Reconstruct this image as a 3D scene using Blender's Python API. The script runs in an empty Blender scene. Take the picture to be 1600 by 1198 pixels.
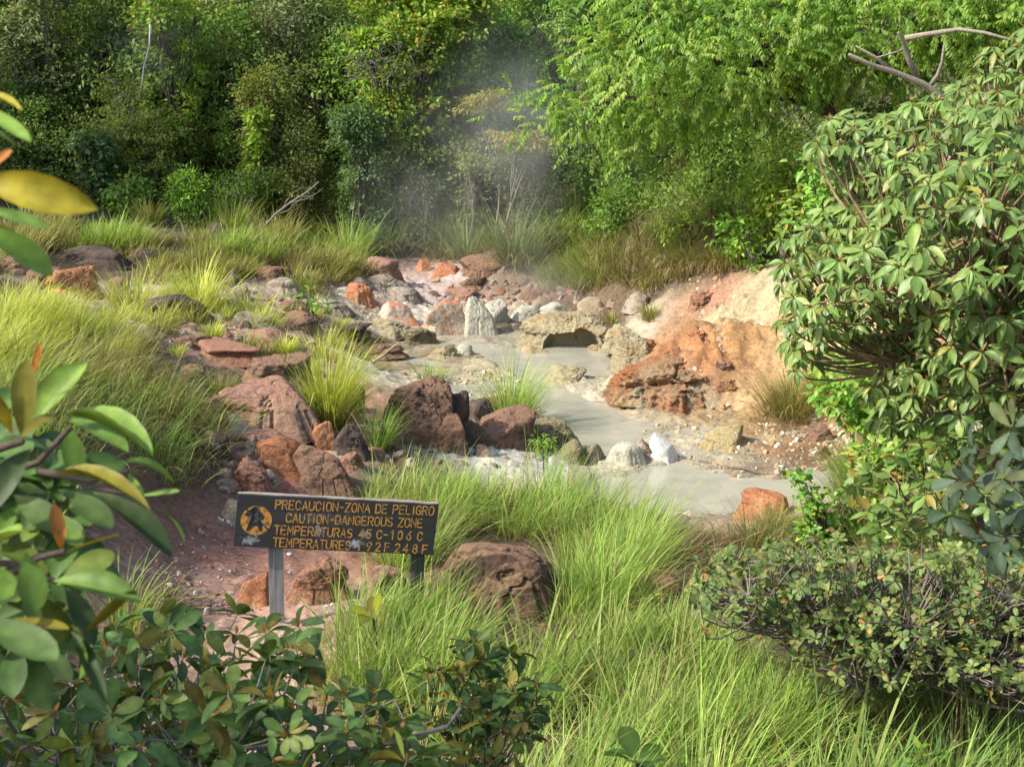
import bpy, math, numpy as np
from mathutils import Vector, Matrix

# ------------------------------------------------------------------ scene, camera, light
scn = bpy.context.scene
COL = scn.collection
CAMZ, PITCH, FPX = 5.0, math.radians(13.5), 2000.0     # photo pixels (1600 wide)
cam_d = bpy.data.cameras.new('camera')
cam_d.sensor_width = 36.0
cam_d.lens = 36.0 * FPX / 1600.0
cam_d.clip_start, cam_d.clip_end = 0.1, 500.0
cam_d.dof.use_dof = True
cam_d.dof.focus_distance = 11.0
cam_d.dof.aperture_fstop = 11.0
cam = bpy.data.objects.new('camera', cam_d)
cam.location = (0, 0, CAMZ)
cam.rotation_euler = (math.pi / 2 - PITCH, 0, 0)
COL.objects.link(cam)
scn.camera = cam

SUNV = Vector((-0.70, -0.34, 0.66)).normalized()
wld = bpy.data.worlds.new('World')
scn.world = wld
wld.use_nodes = True
nt = wld.node_tree
sky = nt.nodes.new('ShaderNodeTexSky')
sky.sky_type = 'NISHITA'
sky.sun_disc = False
sky.sun_elevation = math.asin(SUNV.z)
sky.sun_rotation = math.atan2(SUNV.x, SUNV.y)
sky.dust_density = 2.5
nt.links.new(sky.outputs[0], nt.nodes['Background'].inputs[0])
nt.nodes['Background'].inputs[1].default_value = 0.15
sun_d = bpy.data.lights.new('sun', 'SUN')
sun_d.energy = 3.3
sun_d.angle = math.radians(1.0)
sun_d.color = (1.0, 0.93, 0.80)
sun = bpy.data.objects.new('sun', sun_d)
sun.rotation_euler = SUNV.to_track_quat('Z', 'Y').to_euler()
sun.location = (-10, -5, 20)
COL.objects.link(sun)
scn.view_settings.view_transform = 'Standard'
scn.view_settings.look = 'None'
scn.view_settings.exposure = 1.0
scn.view_settings.gamma = 1.0
scn.cycles.use_denoising = True
scn.cycles.max_bounces = 8
scn.cycles.diffuse_bounces = 4
scn.cycles.transmission_bounces = 4
scn.cycles.volume_bounces = 1
scn.cycles.transparent_max_bounces = 8
scn.cycles.caustics_reflective = False
scn.cycles.caustics_refractive = False

# ------------------------------------------------------------------ numeric helpers
CP, SP = math.cos(PITCH), math.sin(PITCH)


def ray(px, py):
    """world ray per unit of forward (Y) distance through a photo pixel"""
    a = (np.asarray(px, float) - 800.0) / FPX
    b = (599.0 - np.asarray(py, float)) / FPX
    dy = CP + b * SP
    return a / dy, (-SP + b * CP) / dy


def P(px, py, Y):
    u, v = ray(px, py)
    return np.stack([u * Y, np.zeros_like(u) + Y, CAMZ + v * Y], -1)


def proj(p):
    p = np.asarray(p, float)
    x, y, z = p[..., 0], p[..., 1], p[..., 2] - CAMZ
    f = np.maximum(y * CP - z * SP, 1e-3)
    up = y * SP + z * CP
    return 800.0 + FPX * x / f, 599.0 - FPX * up / f


def hash3(i, j, k, s):
    n = (i.astype(np.int64) * 374761393 + j.astype(np.int64) * 668265263 + k.astype(np.int64) * 2147483647 + s * 974634599) & 0xFFFFFFFF
    n = ((n ^ (n >> 13)) * 1274126177) & 0xFFFFFFFF
    n = ((n ^ (n >> 16)) * 2246822519) & 0xFFFFFFFF
    n = n ^ (n >> 15)
    return (n & 0xFFFFFF).astype(float) / float(0xFFFFFF) * 2 - 1


def vnoise(p, s=0):
    p = np.asarray(p, float)
    if p.shape[-1] == 2:
        p = np.concatenate([p, np.zeros(p.shape[:-1] + (1,)) + 0.37], -1)
    i = np.floor(p).astype(np.int64)
    f = p - i
    f = f * f * f * (f * (f * 6 - 15) + 10)
    r = 0
    for dx in (0, 1):
        for dy in (0, 1):
            for dz in (0, 1):
                w = (f[..., 0] if dx else 1 - f[..., 0]) * (f[..., 1] if dy else 1 - f[..., 1]) * (f[..., 2] if dz else 1 - f[..., 2])
                r = r + w * hash3(i[..., 0] + dx, i[..., 1] + dy, i[..., 2] + dz, s)
    return r


def fbm(p, octv=4, s=0, gain=0.5, ridge=False):
    p = np.asarray(p, float)
    a, r, t = 1.0, 0, 0
    for o in range(octv):
        n = vnoise(p * 2.03 ** o + o * 7.31, s + o * 17)
        if ridge:
            n = 1 - 2 * np.abs(n)
        r = r + a * n
        t += a
        a *= gain
    return r / t


def sstep(a, b, x):
    t = np.clip((np.asarray(x, float) - a) / (b - a), 0, 1)
    return t * t * (3 - 2 * t)


def unit(v):
    v = np.asarray(v, float)
    return v / np.maximum(np.linalg.norm(v, axis=-1, keepdims=True), 1e-9)


def pip(x, y, poly):
    x, y = np.asarray(x, float), np.asarray(y, float)
    ins = np.zeros(x.shape, bool)
    n = len(poly)
    for a in range(n):
        x0, y0 = poly[a]
        x1, y1 = poly[(a + 1) % n]
        c = ((y0 > y) != (y1 > y)) & (x < (x1 - x0) * (y - y0) / ((y1 - y0) or 1e-9) + x0)
        ins ^= c
    return ins


def sdf(x, y, poly):
    """signed distance, negative inside"""
    d = np.full(np.shape(x), 1e9)
    n = len(poly)
    for a in range(n):
        x0, y0 = poly[a]
        x1, y1 = poly[(a + 1) % n]
        ex, ey = x1 - x0, y1 - y0
        t = np.clip(((x - x0) * ex + (y - y0) * ey) / (ex * ex + ey * ey + 1e-12), 0, 1)
        d = np.minimum(d, np.hypot(x - x0 - t * ex, y - y0 - t * ey))
    return np.where(pip(x, y, poly), -d, d)


# ------------------------------------------------------------------ mesh helpers
def mesh_obj(name, V, quads=None, tris=None, mat=None, parent=None, col=None, smooth=True, loc=None):
    V = np.asarray(V, np.float32)
    if loc is not None:
        V = V - np.asarray(loc, np.float32)
    q = np.zeros((0, 4), np.int32) if quads is None or len(quads) == 0 else np.asarray(quads, np.int32)
    t = np.zeros((0, 3), np.int32) if tris is None or len(tris) == 0 else np.asarray(tris, np.int32)
    me = bpy.data.meshes.new(name)
    me.vertices.add(len(V))
    me.vertices.foreach_set('co', V.ravel())
    li = np.concatenate([q.ravel(), t.ravel()])
    me.loops.add(len(li))
    me.loops.foreach_set('vertex_index', li)
    npoly = len(q) + len(t)
    me.polygons.add(npoly)
    st = np.concatenate([np.arange(len(q)) * 4, len(q) * 4 + np.arange(len(t)) * 3]).astype(np.int32)
    me.polygons.foreach_set('loop_start', st)
    me.polygons.foreach_set('use_smooth', np.full(npoly, bool(smooth)))
    if col is not None:
        c = np.ones((len(V), 4), np.float32)
        c[:, :3] = col
        at = me.color_attributes.new('Col', 'FLOAT_COLOR', 'POINT')
        at.data.foreach_set('color', c.ravel())
    me.update(calc_edges=True)
    me.validate()
    if mat:
        me.materials.append(mat)
    o = bpy.data.objects.new(name, me)
    COL.objects.link(o)
    if loc is not None and parent is None:
        o.location = loc
    if parent is not None:
        o.parent = parent
    return o


def tag(o, label=None, cat=None, group=None, kind=None):
    if label:
        o['label'] = label
    if cat:
        o['category'] = cat
    if group:
        o['group'] = group
    if kind:
        o['kind'] = kind
    return o


def empty(name, loc, label, cat, group=None):
    o = bpy.data.objects.new(name, None)
    o.location = tuple(float(c) for c in loc)
    o.empty_display_size = 0.1
    COL.objects.link(o)
    return tag(o, label, cat, group)


class Geo:
    """collects geometry into one mesh"""

    def __init__(s):
        s.V, s.Q, s.T, s.C, s.n = [], [], [], [], 0

    def add(s, V, Q=None, T=None, C=None):
        V = np.asarray(V, float).reshape(-1, 3)
        s.V.append(V)
        if Q is not None and len(Q):
            s.Q.append(np.asarray(Q).reshape(-1, 4) + s.n)
        if T is not None and len(T):
            s.T.append(np.asarray(T).reshape(-1, 3) + s.n)
        c = np.zeros((len(V), 3))
        c[:] = 0.5 if C is None else C
        s.C.append(c)
        s.n += len(V)

    def build(s, name, mat, parent=None, loc=None, smooth=True):
        if not s.n:
            return None
        V = np.concatenate(s.V)
        if parent is not None and loc is None:
            V = V - np.array(parent.location)
        return mesh_obj(name, V, np.concatenate(s.Q) if s.Q else None, np.concatenate(s.T) if s.T else None,
                        mat, parent, np.concatenate(s.C), smooth, loc)


def tube(g, pts, rad, col=0.5, sides=6, cap=True):
    pts = np.asarray(pts, float)
    n = len(pts)
    rad = np.broadcast_to(np.asarray(rad, float), (n,))
    tg = unit(np.gradient(pts, axis=0))
    ref = np.array([0.31, 0.17, 0.93]) if abs(tg[0][2]) < 0.8 else np.array([0.93, 0.2, 0.1])
    a = unit(np.cross(tg, ref))
    b = np.cross(tg, a)
    an = np.arange(sides) / sides * 2 * math.pi
    ring = pts[:, None, :] + rad[:, None, None] * (np.cos(an)[None, :, None] * a[:, None, :] + np.sin(an)[None, :, None] * b[:, None, :])
    V = ring.reshape(-1, 3)
    k = np.arange(sides)
    Q = []
    for i in range(n - 1):
        Q.append(np.stack([i * sides + k, i * sides + (k + 1) % sides, (i + 1) * sides + (k + 1) % sides, (i + 1) * sides + k], -1))
    Q = np.concatenate(Q)
    T = None
    if cap:
        V = np.concatenate([V, pts[-1:] + tg[-1:] * rad[-1], pts[:1]])
        m = n * sides
        T = np.concatenate([np.stack([(n - 1) * sides + k, (n - 1) * sides + (k + 1) % sides, np.full(sides, m)], -1),
                            np.stack([(k + 1) % sides, k, np.full(sides, m + 1)], -1)])
    g.add(V, Q, T, col)


def bez(a, b, c, n=7):
    t = np.linspace(0, 1, n)[:, None]
    return (1 - t) ** 2 * np.asarray(a) + 2 * t * (1 - t) * np.asarray(b) + t * t * np.asarray(c)


def wob(pts, amp, rng):
    pts = np.array(pts, float)
    j = rng.normal(0, amp, pts.shape)
    j[0] = 0
    return pts + j


# ------------------------------------------------------------------ materials
def new_mat(name):
    m = bpy.data.materials.new(name)
    m.use_nodes = True
    return m, m.node_tree, m.node_tree.nodes['Principled BSDF']


def leaf_mat(name, rough=0.45, spec=0.4, trans=0.35, tint=(1.25, 1.2, 0.55), coat=0.0, mottle=0.0, mscale=60.0):
    m, nt, b = new_mat(name)
    at = nt.nodes.new('ShaderNodeAttribute')
    at.attribute_name = 'Col'
    colour = at.outputs['Color']
    if mottle:
        geo = nt.nodes.new('ShaderNodeNewGeometry')
        n1 = nt.nodes.new('ShaderNodeTexNoise')
        n1.inputs['Scale'].default_value = mscale
        n1.inputs['Detail'].default_value = 5
        nt.links.new(geo.outputs['Position'], n1.inputs['Vector'])
        mr = nt.nodes.new('ShaderNodeMapRange')
        mr.inputs[1].default_value, mr.inputs[2].default_value = 0.3, 0.7
        mr.inputs[3].default_value, mr.inputs[4].default_value = 1 - mottle, 1 + mottle
        nt.links.new(n1.outputs['Fac'], mr.inputs[0])
        sc = nt.nodes.new('ShaderNodeVectorMath')
        sc.operation = 'SCALE'
        nt.links.new(colour, sc.inputs[0])
        nt.links.new(mr.outputs[0], sc.inputs['Scale'])
        colour = sc.outputs[0]
        bp = nt.nodes.new('ShaderNodeBump')
        bp.inputs['Strength'].default_value = 0.35
        bp.inputs['Distance'].default_value = 0.004
        nt.links.new(n1.outputs['Fac'], bp.inputs['Height'])
        nt.links.new(bp.outputs[0], b.inputs['Normal'])
    nt.links.new(colour, b.inputs['Base Color'])
    b.inputs['Roughness'].default_value = rough
    b.inputs['Specular IOR Level'].default_value = spec
    if coat:
        b.inputs['Coat Weight'].default_value = coat
        b.inputs['Coat Roughness'].default_value = 0.3
    mul = nt.nodes.new('ShaderNodeMix')
    mul.data_type = 'RGBA'
    mul.blend_type = 'MULTIPLY'
    mul.inputs[0].default_value = 1.0
    mul.inputs[7].default_value = tint + (1,)
    nt.links.new(colour, mul.inputs[6])
    tr = nt.nodes.new('ShaderNodeBsdfTranslucent')
    nt.links.new(mul.outputs[2], tr.inputs['Color'])
    mx = nt.nodes.new('ShaderNodeMixShader')
    mx.inputs[0].default_value = trans
    nt.links.new(b.outputs[0], mx.inputs[1])
    nt.links.new(tr.outputs[0], mx.inputs[2])
    nt.links.new(mx.outputs[0], nt.nodes['Material Output'].inputs['Surface'])
    return m


def attr_mat(name, rough=0.9, bump=0.0, scale=20.0, var=0.35, spec=0.25, detail=8):
    """vertex colour x fine noise, with bump"""
    m, nt, b = new_mat(name)
    at = nt.nodes.new('ShaderNodeAttribute')
    at.attribute_name = 'Col'
    geo = nt.nodes.new('ShaderNodeNewGeometry')
    n1 = nt.nodes.new('ShaderNodeTexNoise')
    n1.inputs['Scale'].default_value = scale
    n1.inputs['Detail'].default_value = detail
    n1.inputs['Roughness'].default_value = 0.7
    nt.links.new(geo.outputs['Position'], n1.inputs['Vector'])
    mr = nt.nodes.new('ShaderNodeMapRange')
    mr.inputs[1].default_value, mr.inputs[2].default_value = 0.3, 0.7
    mr.inputs[3].default_value, mr.inputs[4].default_value = 1 - var, 1 + var
    nt.links.new(n1.outputs['Fac'], mr.inputs[0])
    mul = nt.nodes.new('ShaderNodeVectorMath')
    mul.operation = 'SCALE'
    nt.links.new(at.outputs['Color'], mul.inputs[0])
    nt.links.new(mr.outputs[0], mul.inputs['Scale'])
    nt.links.new(mul.outputs[0], b.inputs['Base Color'])
    b.inputs['Roughness'].default_value = rough
    b.inputs['Specular IOR Level'].default_value = spec
    if bump:
        bp = nt.nodes.new('ShaderNodeBump')
        bp.inputs['Strength'].default_value = 0.8
        bp.inputs['Distance'].default_value = bump
        nt.links.new(n1.outputs['Fac'], bp.inputs['Height'])
        nt.links.new(bp.outputs[0], b.inputs['Normal'])
    return m


M_leaf_far = leaf_mat('foliage_far', 0.55, 0.25, 0.42)
M_leaf_bright = leaf_mat('foliage_bright', 0.45, 0.35, 0.55)
M_leaf_broad = leaf_mat('foliage_broad', 0.42, 0.4, 0.3, mottle=.22, mscale=28)
M_leaf_thick = leaf_mat('foliage_thick', 0.52, 0.28, 0.25, (1.5, 1.15, 0.4), mottle=.3, mscale=45)
M_grass = leaf_mat('grass_blade', 0.5, 0.3, 0.45, (1.1, 1.12, 0.75))
M_bark = attr_mat('bark', 0.9, 0.01, 30, 0.4)
# ------------------------------------------------------------------ terrain
WZ = 0.30                                  # level of the milky pond


def at_z(px, py, z):
    u, v = ray(px, py)
    Y = (z - CAMZ) / v
    return (u * Y, Y, z)


def at_y(px, py, Y):
    p = P(px, py, Y)
    return (p[0], Y, p[2])


CTRL = [(-7, -2, 3.9), (0, -2, 3.7), (7, -2, 3.9), (0, 0.5, 3.3), (-4, 0.5, 3.4), (4, 0.5, 3.3), (-9, 0.5, 3.7), (9, 0.5, 3.5),
        (-4, 3, 2.3), (0, 3, 2.25), (4, 3, 2.3), (-4, 5, 1.65), (0, 5, 1.5), (4, 5, 1.5), (-3, 6.6, 1.3), (0, 6.8, 1.15), (3, 6.8, 1.2),
        (-8, 6, 2.3), (10, 8, 2.2), (8, 11, 1.9), (10, 16, 3.2), (13, 22, 6.0), (-9, 12, 2.9), (-13, 18, 3.6), (-16, 26, 4.4), (-22, 15, 6), (22, 15, 7)]
CTRL += [at_z(*a) for a in [
    (435, 985, 1.1), (640, 940, 1.08), (300, 850, 1.1), (420, 920, 1.1), (250, 950, 1.15), (450, 740, 1.2), (430, 680, 1.35), (420, 610, 1.4),
    (300, 560, 1.4), (250, 500, 1.35), (300, 440, 1.35), (200, 420, 1.45), (100, 440, 1.55), (400, 470, 1.25), (480, 520, 1.1), (330, 390, 1.5),
    (500, 600, 0.95), (200, 370, 1.7), (60, 350, 1.9), (480, 400, 1.3), (540, 470, 0.85), (560, 430, 1.0),
    (150, 620, 1.95), (100, 500, 1.95), (30, 460, 2.0), (60, 560, 2.1), (230, 560, 1.85), (280, 640, 1.75), (220, 720, 1.8), (345, 770, 1.2), (120, 760, 1.95),
    (600, 580, 0.34), (560, 560, 0.55), (650, 700, 0.85), (750, 710, 0.75), (860, 720, 0.55), (640, 500, 0.45), (690, 500, 0.45), (620, 440, 0.65), (740, 400, 0.95), (670, 420, 0.8),
    (800, 450, 0.6), (870, 430, 0.75), (1000, 440, 0.95), (930, 470, 0.6), (940, 420, 1.0), (800, 500, 0.36),
    (980, 620, 0.36), (1000, 520, 0.75), (1000, 570, 0.6), (1100, 560, 0.8), (1100, 620, 0.45), (1060, 460, 1.2), (1180, 450, 1.7), (1200, 500, 1.3), (1180, 560, 0.9), (1220, 420, 2.1), (1180, 640, 0.42),
    (1150, 395, 2.0), (1250, 650, 0.45), (1340, 720, 0.55), (1320, 640, 0.8), (1450, 720, 1.3), (1300, 780, 0.5), (1250, 850, 0.75), (1100, 830, 0.5),
    (1000, 850, 0.75), (800, 830, 0.85), (1500, 960, 1.25), (1300, 1060, 1.2), (1100, 980, 1.05), (780, 960, 1.0), (900, 900, 0.9),
    (400, 335, 1.7), (150, 325, 2.0), (600, 350, 1.45), (520, 340, 1.6), (280, 350, 1.7)]]
CTRL += [at_y(*a) for a in [(1100, 320, 22.5), (950, 330, 26), (1000, 250, 25.5), (850, 330, 28), (720, 330, 31), (1300, 420, 20), (1250, 300, 23), (1420, 500, 16.5)]]
CTRL += [(-18, 36, 6.5), (-8, 36, 5.0), (0, 36, 5.2), (8, 33, 6.2), (18, 34, 9), (-20, 46, 14), (0, 46, 13), (20, 46, 16), (-25, 62, 28), (0, 62, 27), (25, 62, 29)]
CTRL = np.array(CTRL, float)
_S = 10.0


def _phi(r2):
    return np.where(r2 > 1e-12, 0.5 * r2 * np.log(np.maximum(r2, 1e-12)), 0)


_n = len(CTRL)
_xy = CTRL[:, :2] / _S
_K = _phi(((_xy[:, None] - _xy[None]) ** 2).sum(-1)) + np.eye(_n) * 0.004
_Pm = np.concatenate([np.ones((_n, 1)), _xy], 1)
_A = np.block([[_K, _Pm], [_Pm.T, np.zeros((3, 3))]])
_W = np.linalg.solve(_A, np.concatenate([CTRL[:, 2], np.zeros(3)]))


def tps(x, y):
    q = np.stack([np.ravel(x), np.ravel(y)], -1) / _S
    out = np.empty(len(q))
    for s in range(0, len(q), 20000):
        b = q[s:s + 20000]
        out[s:s + 20000] = _phi(((b[:, None] - _xy[None]) ** 2).sum(-1)) @ _W[:_n] + _W[_n] + b @ _W[_n + 1:]
    return out.reshape(np.shape(x))


def wpoly(pts, z=WZ):
    return [at_z(a, b, z)[:2] for a, b in pts]


MUD = wpoly([(560, 575), (600, 545), (690, 530), (760, 505), (860, 490), (965, 530), (990, 600), (965, 622), (1060, 640), (1180, 655), (1260, 655), (1335, 690),
             (1345, 740), (1310, 790), (1140, 815), (960, 805), (890, 745), (870, 690), (815, 650), (740, 640), (690, 610), (610, 600)])
POOLS = [wpoly(p) for p in (
    [(705, 533), (760, 542), (850, 540), (880, 520), (930, 520), (965, 540), (976, 570), (968, 585), (905, 594), (850, 600), (812, 590), (775, 572), (735, 556)],
    [(828, 616), (870, 608), (900, 613), (960, 637), (1012, 656), (990, 690), (905, 694), (880, 660), (850, 632)],
    [(930, 742), (1000, 732), (1060, 722), (1100, 736), (1180, 748), (1260, 735), (1335, 715), (1325, 770), (1240, 800), (1130, 806), (1000, 795), (930, 780)],
    [(1040, 690), (1090, 706), (1090, 718), (1050, 722)])]


MND = at_z(1068, 585, .62)[:2]            # the crusted mineral mound beside the pool
MND_H = .42


def H(x, y):
    """ground height without the finest relief"""
    x, y = np.asarray(x, float), np.asarray(y, float)
    z = tps(x, y)
    p = np.stack([x, y], -1)
    s = sdf(x, y, MUD) + 0.25 * fbm(p * 0.9, 3, 5)
    w = sstep(0.25, -0.45, s)
    md = np.hypot((x - MND[0] - .12 * fbm(p, 3, 61)) / 1.25, (y - MND[1]) / 1.05) + .22 * fbm(p * 1.5, 3, 60)
    z = z + MND_H * sstep(1.15, .45, md)
    w = w * sstep(.75, 1.1, md)
    rough = 0.10 * fbm(p * 0.8, 4, 1) * sstep(-1, 6, y)
    flat = WZ + 0.020 + 0.10 * fbm(p * 1.5, 5, 9, .62) + 0.045 * fbm(p * 6.0, 4, 11, .6)
    z = (np.maximum(z, WZ + 0.03) + rough) * (1 - w) + flat * w
    for k, pl in enumerate(POOLS):
        d = sdf(x, y, pl) + 0.40 * fbm(p * 1.6, 4, 20 + k, .6)
        z = z - 0.13 * sstep(0.15, -0.35, d) * (1 if k != 3 else 0.5)
    return z


_hx, _hy = np.arange(-34.5, 34.6, .08), np.arange(-4.5, 64.6, .08)
_hg = H(*np.meshgrid(_hx, _hy))
H_exact = H


def H(x, y):
    """quick look-up of the ground height"""
    fx = np.clip((np.asarray(x, float) - _hx[0]) / .08, 0, len(_hx) - 1.001)
    fy = np.clip((np.asarray(y, float) - _hy[0]) / .08, 0, len(_hy) - 1.001)
    i, j = fx.astype(int), fy.astype(int)
    a, b = fx - i, fy - j
    return (_hg[j, i] * (1 - a) + _hg[j, i + 1] * a) * (1 - b) + (_hg[j + 1, i] * (1 - a) + _hg[j + 1, i + 1] * a) * b


def G(px, py):
    """ground point(s) seen through photo pixel(s)"""
    px, py = np.atleast_1d(np.asarray(px, float)), np.atleast_1d(np.asarray(py, float))
    u, v = ray(px, py)
    Ys = np.arange(4.0, 62, 0.2)
    d = CAMZ + v[:, None] * Ys[None] - H(u[:, None] * Ys[None], np.broadcast_to(Ys[None], (len(u), len(Ys))))
    hit = d < 0
    k = np.where(hit.any(1), hit.argmax(1), len(Ys) - 1)
    k = np.maximum(k, 1)
    r = np.arange(len(u))
    d0, d1 = d[r, k - 1], d[r, k]
    Y = Ys[k - 1] + 0.2 * np.clip(d0 / np.where(np.abs(d0 - d1) < 1e-9, 1, d0 - d1), 0, 1)
    return np.stack([u * Y, Y, CAMZ + v * Y], -1)


def axis(segs):
    out = []
    for a, b, st in segs:
        out.append(np.arange(a, b, st))
    return np.concatenate(out + [[segs[-1][1]]])


GX = axis([(-34, -14, 1.0), (-14, -7, 0.18), (-7, 7.5, 0.045), (7.5, 14, 0.18), (14, 34, 1.0)])
GY = axis([(-4, 6, 0.2), (6, 13, 0.06), (13, 29, 0.05), (29, 36, 0.14), (36, 64, 0.6)])
XX, YY = np.meshgrid(GX, GY)
ZZ = H_exact(XX, YY)
pg = np.stack([XX.ravel(), YY.ravel()], -1)

# albedo zones: (photo pixel, colour, weight radius in m)
SOIL, PATH, PALE = (.10, .07, .045), (.30, .155, .11), (.40, .27, .20)
ZONES = [(300, 850, PATH, 1.2), (400, 900, PATH, 1.2), (350, 800, PATH, 1), (440, 960, PALE, .9), (480, 1010, PALE, .9), (470, 1080, PALE, 1), (250, 900, (.33, .22, .17), 1), (530, 930, (.36, .27, .22), .5),
         (370, 700, (.42, .32, .25), .6), (380, 735, (.34, .12, .10), .5), (440, 690, (.42, .33, .25), .6), (400, 660, (.40, .28, .2), .8), (330, 740, (.12, .09, .07), .5),
         (420, 560, (.30, .17, .12), 1.5), (300, 520, (.34, .25, .18), 1.5), (250, 480, (.42, .36, .28), 1.3), (400, 480, (.36, .28, .2), 1.6), (480, 560, (.30, .24, .16), 1.2), (300, 400, SOIL, 2), (200, 400, SOIL, 2),
         (100, 480, SOIL, 2), (150, 620, SOIL, 2), (230, 700, SOIL, 1.5), (60, 560, SOIL, 2), (120, 760, SOIL, 1.5),
         (600, 560, (.26, .19, .12), .8), (590, 585, (.42, .37, .28), .8), (560, 530, (.16, .11, .07), .9), (700, 560, (.38, .33, .22), 1), (640, 590, (.54, .50, .41), .8), (750, 580, (.53, .47, .35), .8), (700, 500, (.50, .46, .38), 1.2), (640, 450, (.42, .34, .30), 1.5),
         (620, 420, (.30, .22, .18), 1.5), (700, 440, (.42, .33, .3), 1.2), (800, 440, (.20, .15, .11), 1.5), (860, 440, (.3, .2, .14), 1), (900, 445, (.13, .09, .06), 1.6), (980, 440, (.15, .11, .07), 1.7), (840, 430, (.15, .11, .08), 1.4), (800, 480, (.46, .42, .34), 1), (540, 450, (.23, .18, .135), 1.6), (560, 490, (.33, .28, .22), 1),
         (900, 560, (.46, .44, .37), 2), (820, 590, (.56, .51, .40), .9), (900, 640, (.52, .50, .42), 1.5), (1000, 690, (.58, .54, .44), 1.3), (1100, 690, (.60, .55, .44), 1.2), (1050, 660, (.47, .42, .3), .9), (1000, 760, (.50, .47, .40), 1.3), (1200, 760, (.40, .34, .27), 1.5), (1280, 730, (.30, .23, .16), 1.0),
         (1150, 665, (.42, .31, .17), .8), (1230, 670, (.42, .28, .15), 1), (1300, 690, (.36, .22, .12), .9), (1250, 725, (.33, .25, .17), 1), (1320, 680, (.26, .15, .09), 1), (1340, 730, (.33, .26, .2), .6), (1180, 640, (.42, .27, .14), .9),
         (980, 520, (.38, .28, .17), .8), (1040, 520, (.38, .23, .12), .8), (1080, 560, (.40, .17, .07), 1.0), (1120, 590, (.38, .18, .08), 1.0), (1000, 580, (.38, .27, .16), .8), (1000, 605, (.34, .24, .18), .6), (1150, 540, (.46, .28, .12), .9), (1180, 600, (.42, .27, .14), 1),
         (1100, 470, (.44, .24, .17), .8), (1060, 490, (.40, .22, .13), .7), (1170, 470, (.56, .45, .27), .8), (1200, 500, (.60, .48, .29), .9), (1190, 440, (.55, .46, .30), .7), (1140, 430, (.34, .24, .14), .8), (1210, 550, (.58, .43, .24), .8), (1090, 430, (.2, .14, .09), .9),
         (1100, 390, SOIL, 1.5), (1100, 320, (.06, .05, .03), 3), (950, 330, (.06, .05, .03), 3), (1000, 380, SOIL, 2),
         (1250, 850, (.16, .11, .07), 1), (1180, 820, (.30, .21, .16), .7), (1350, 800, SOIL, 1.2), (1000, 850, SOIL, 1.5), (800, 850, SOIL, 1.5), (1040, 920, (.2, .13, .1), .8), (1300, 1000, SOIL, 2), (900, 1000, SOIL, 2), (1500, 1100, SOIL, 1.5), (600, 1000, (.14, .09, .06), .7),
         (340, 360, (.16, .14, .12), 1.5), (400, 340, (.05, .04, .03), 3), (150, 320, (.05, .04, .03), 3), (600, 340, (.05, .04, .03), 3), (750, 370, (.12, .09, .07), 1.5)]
zp = G([a[0] for a in ZONES], [a[1] for a in ZONES])[:, :2]
zc = np.array([a[2] for a in ZONES])
zr = np.array([a[3] for a in ZONES])
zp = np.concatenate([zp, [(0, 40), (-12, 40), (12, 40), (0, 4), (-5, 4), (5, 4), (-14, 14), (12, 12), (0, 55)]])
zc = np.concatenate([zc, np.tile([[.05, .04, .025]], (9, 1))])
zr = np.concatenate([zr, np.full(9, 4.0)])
warp = pg + np.stack([fbm(pg * 0.9, 4, 31), fbm(pg * 0.9, 4, 32)], -1) * 0.9 + np.stack([fbm(pg * 5, 3, 33), fbm(pg * 5, 3, 34)], -1) * 0.22
cg = np.empty((len(pg), 3))
for s in range(0, len(pg), 20000):
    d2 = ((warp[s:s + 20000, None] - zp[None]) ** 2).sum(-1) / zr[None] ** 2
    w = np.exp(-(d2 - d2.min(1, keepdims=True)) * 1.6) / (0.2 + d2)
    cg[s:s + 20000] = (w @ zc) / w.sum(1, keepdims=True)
isp = np.exp(-((pg - np.array([at_z(1190, 490, 1.4)[:2]])) ** 2 / 2.2 ** 2).sum(-1))
cg *= (1 - .40 * isp)[:, None]
cg *= (1 + 0.36 * fbm(pg * 3.0, 4, 41) + 0.18 * fbm(pg * 11.0, 2, 42))[:, None]
mudw = sstep(0.1, -0.3, sdf(XX, YY, MUD).ravel())
moundp = np.array([at_z(1075, 560, 0.8)[:2]])
mw = np.exp(-((pg - moundp) ** 2 / np.array([2.0, 1.8]) ** 2).sum(-1)) + .55 * np.exp(-((pg - np.array([at_z(1180, 480, 1.5)[:2]])) ** 2 / np.array([1.8, 2.2]) ** 2).sum(-1))
far = sstep(30, 34, pg[:, 1])
fine = (0.035 * fbm(pg * 3.5, 4, 51, 0.6) + 0.018 * fbm(pg * 14.0, 3, 52, 0.6)) * (1 - 0.82 * mudw) * (1 - far)
mud_c = sstep(0.35, -0.1, sdf(XX, YY, MUD).ravel())
mudw = mudw * (1 - sstep(.2, .5, mw))
fine += 0.17 * mw * (fbm(pg * 2.3, 6, 53, 0.62, True) - 0.15) * (1 - mudw)
pebb = np.clip(fbm(pg * 9, 2, 54), 0.1, 1) - 0.1
fine += 0.10 * pebb * (1 - mudw)
fine += 0.05 * pebb * mudw * sstep(0.0, 0.3, fbm(pg * 0.7, 2, 77))
ZZf = ZZ.ravel() + fine
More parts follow.
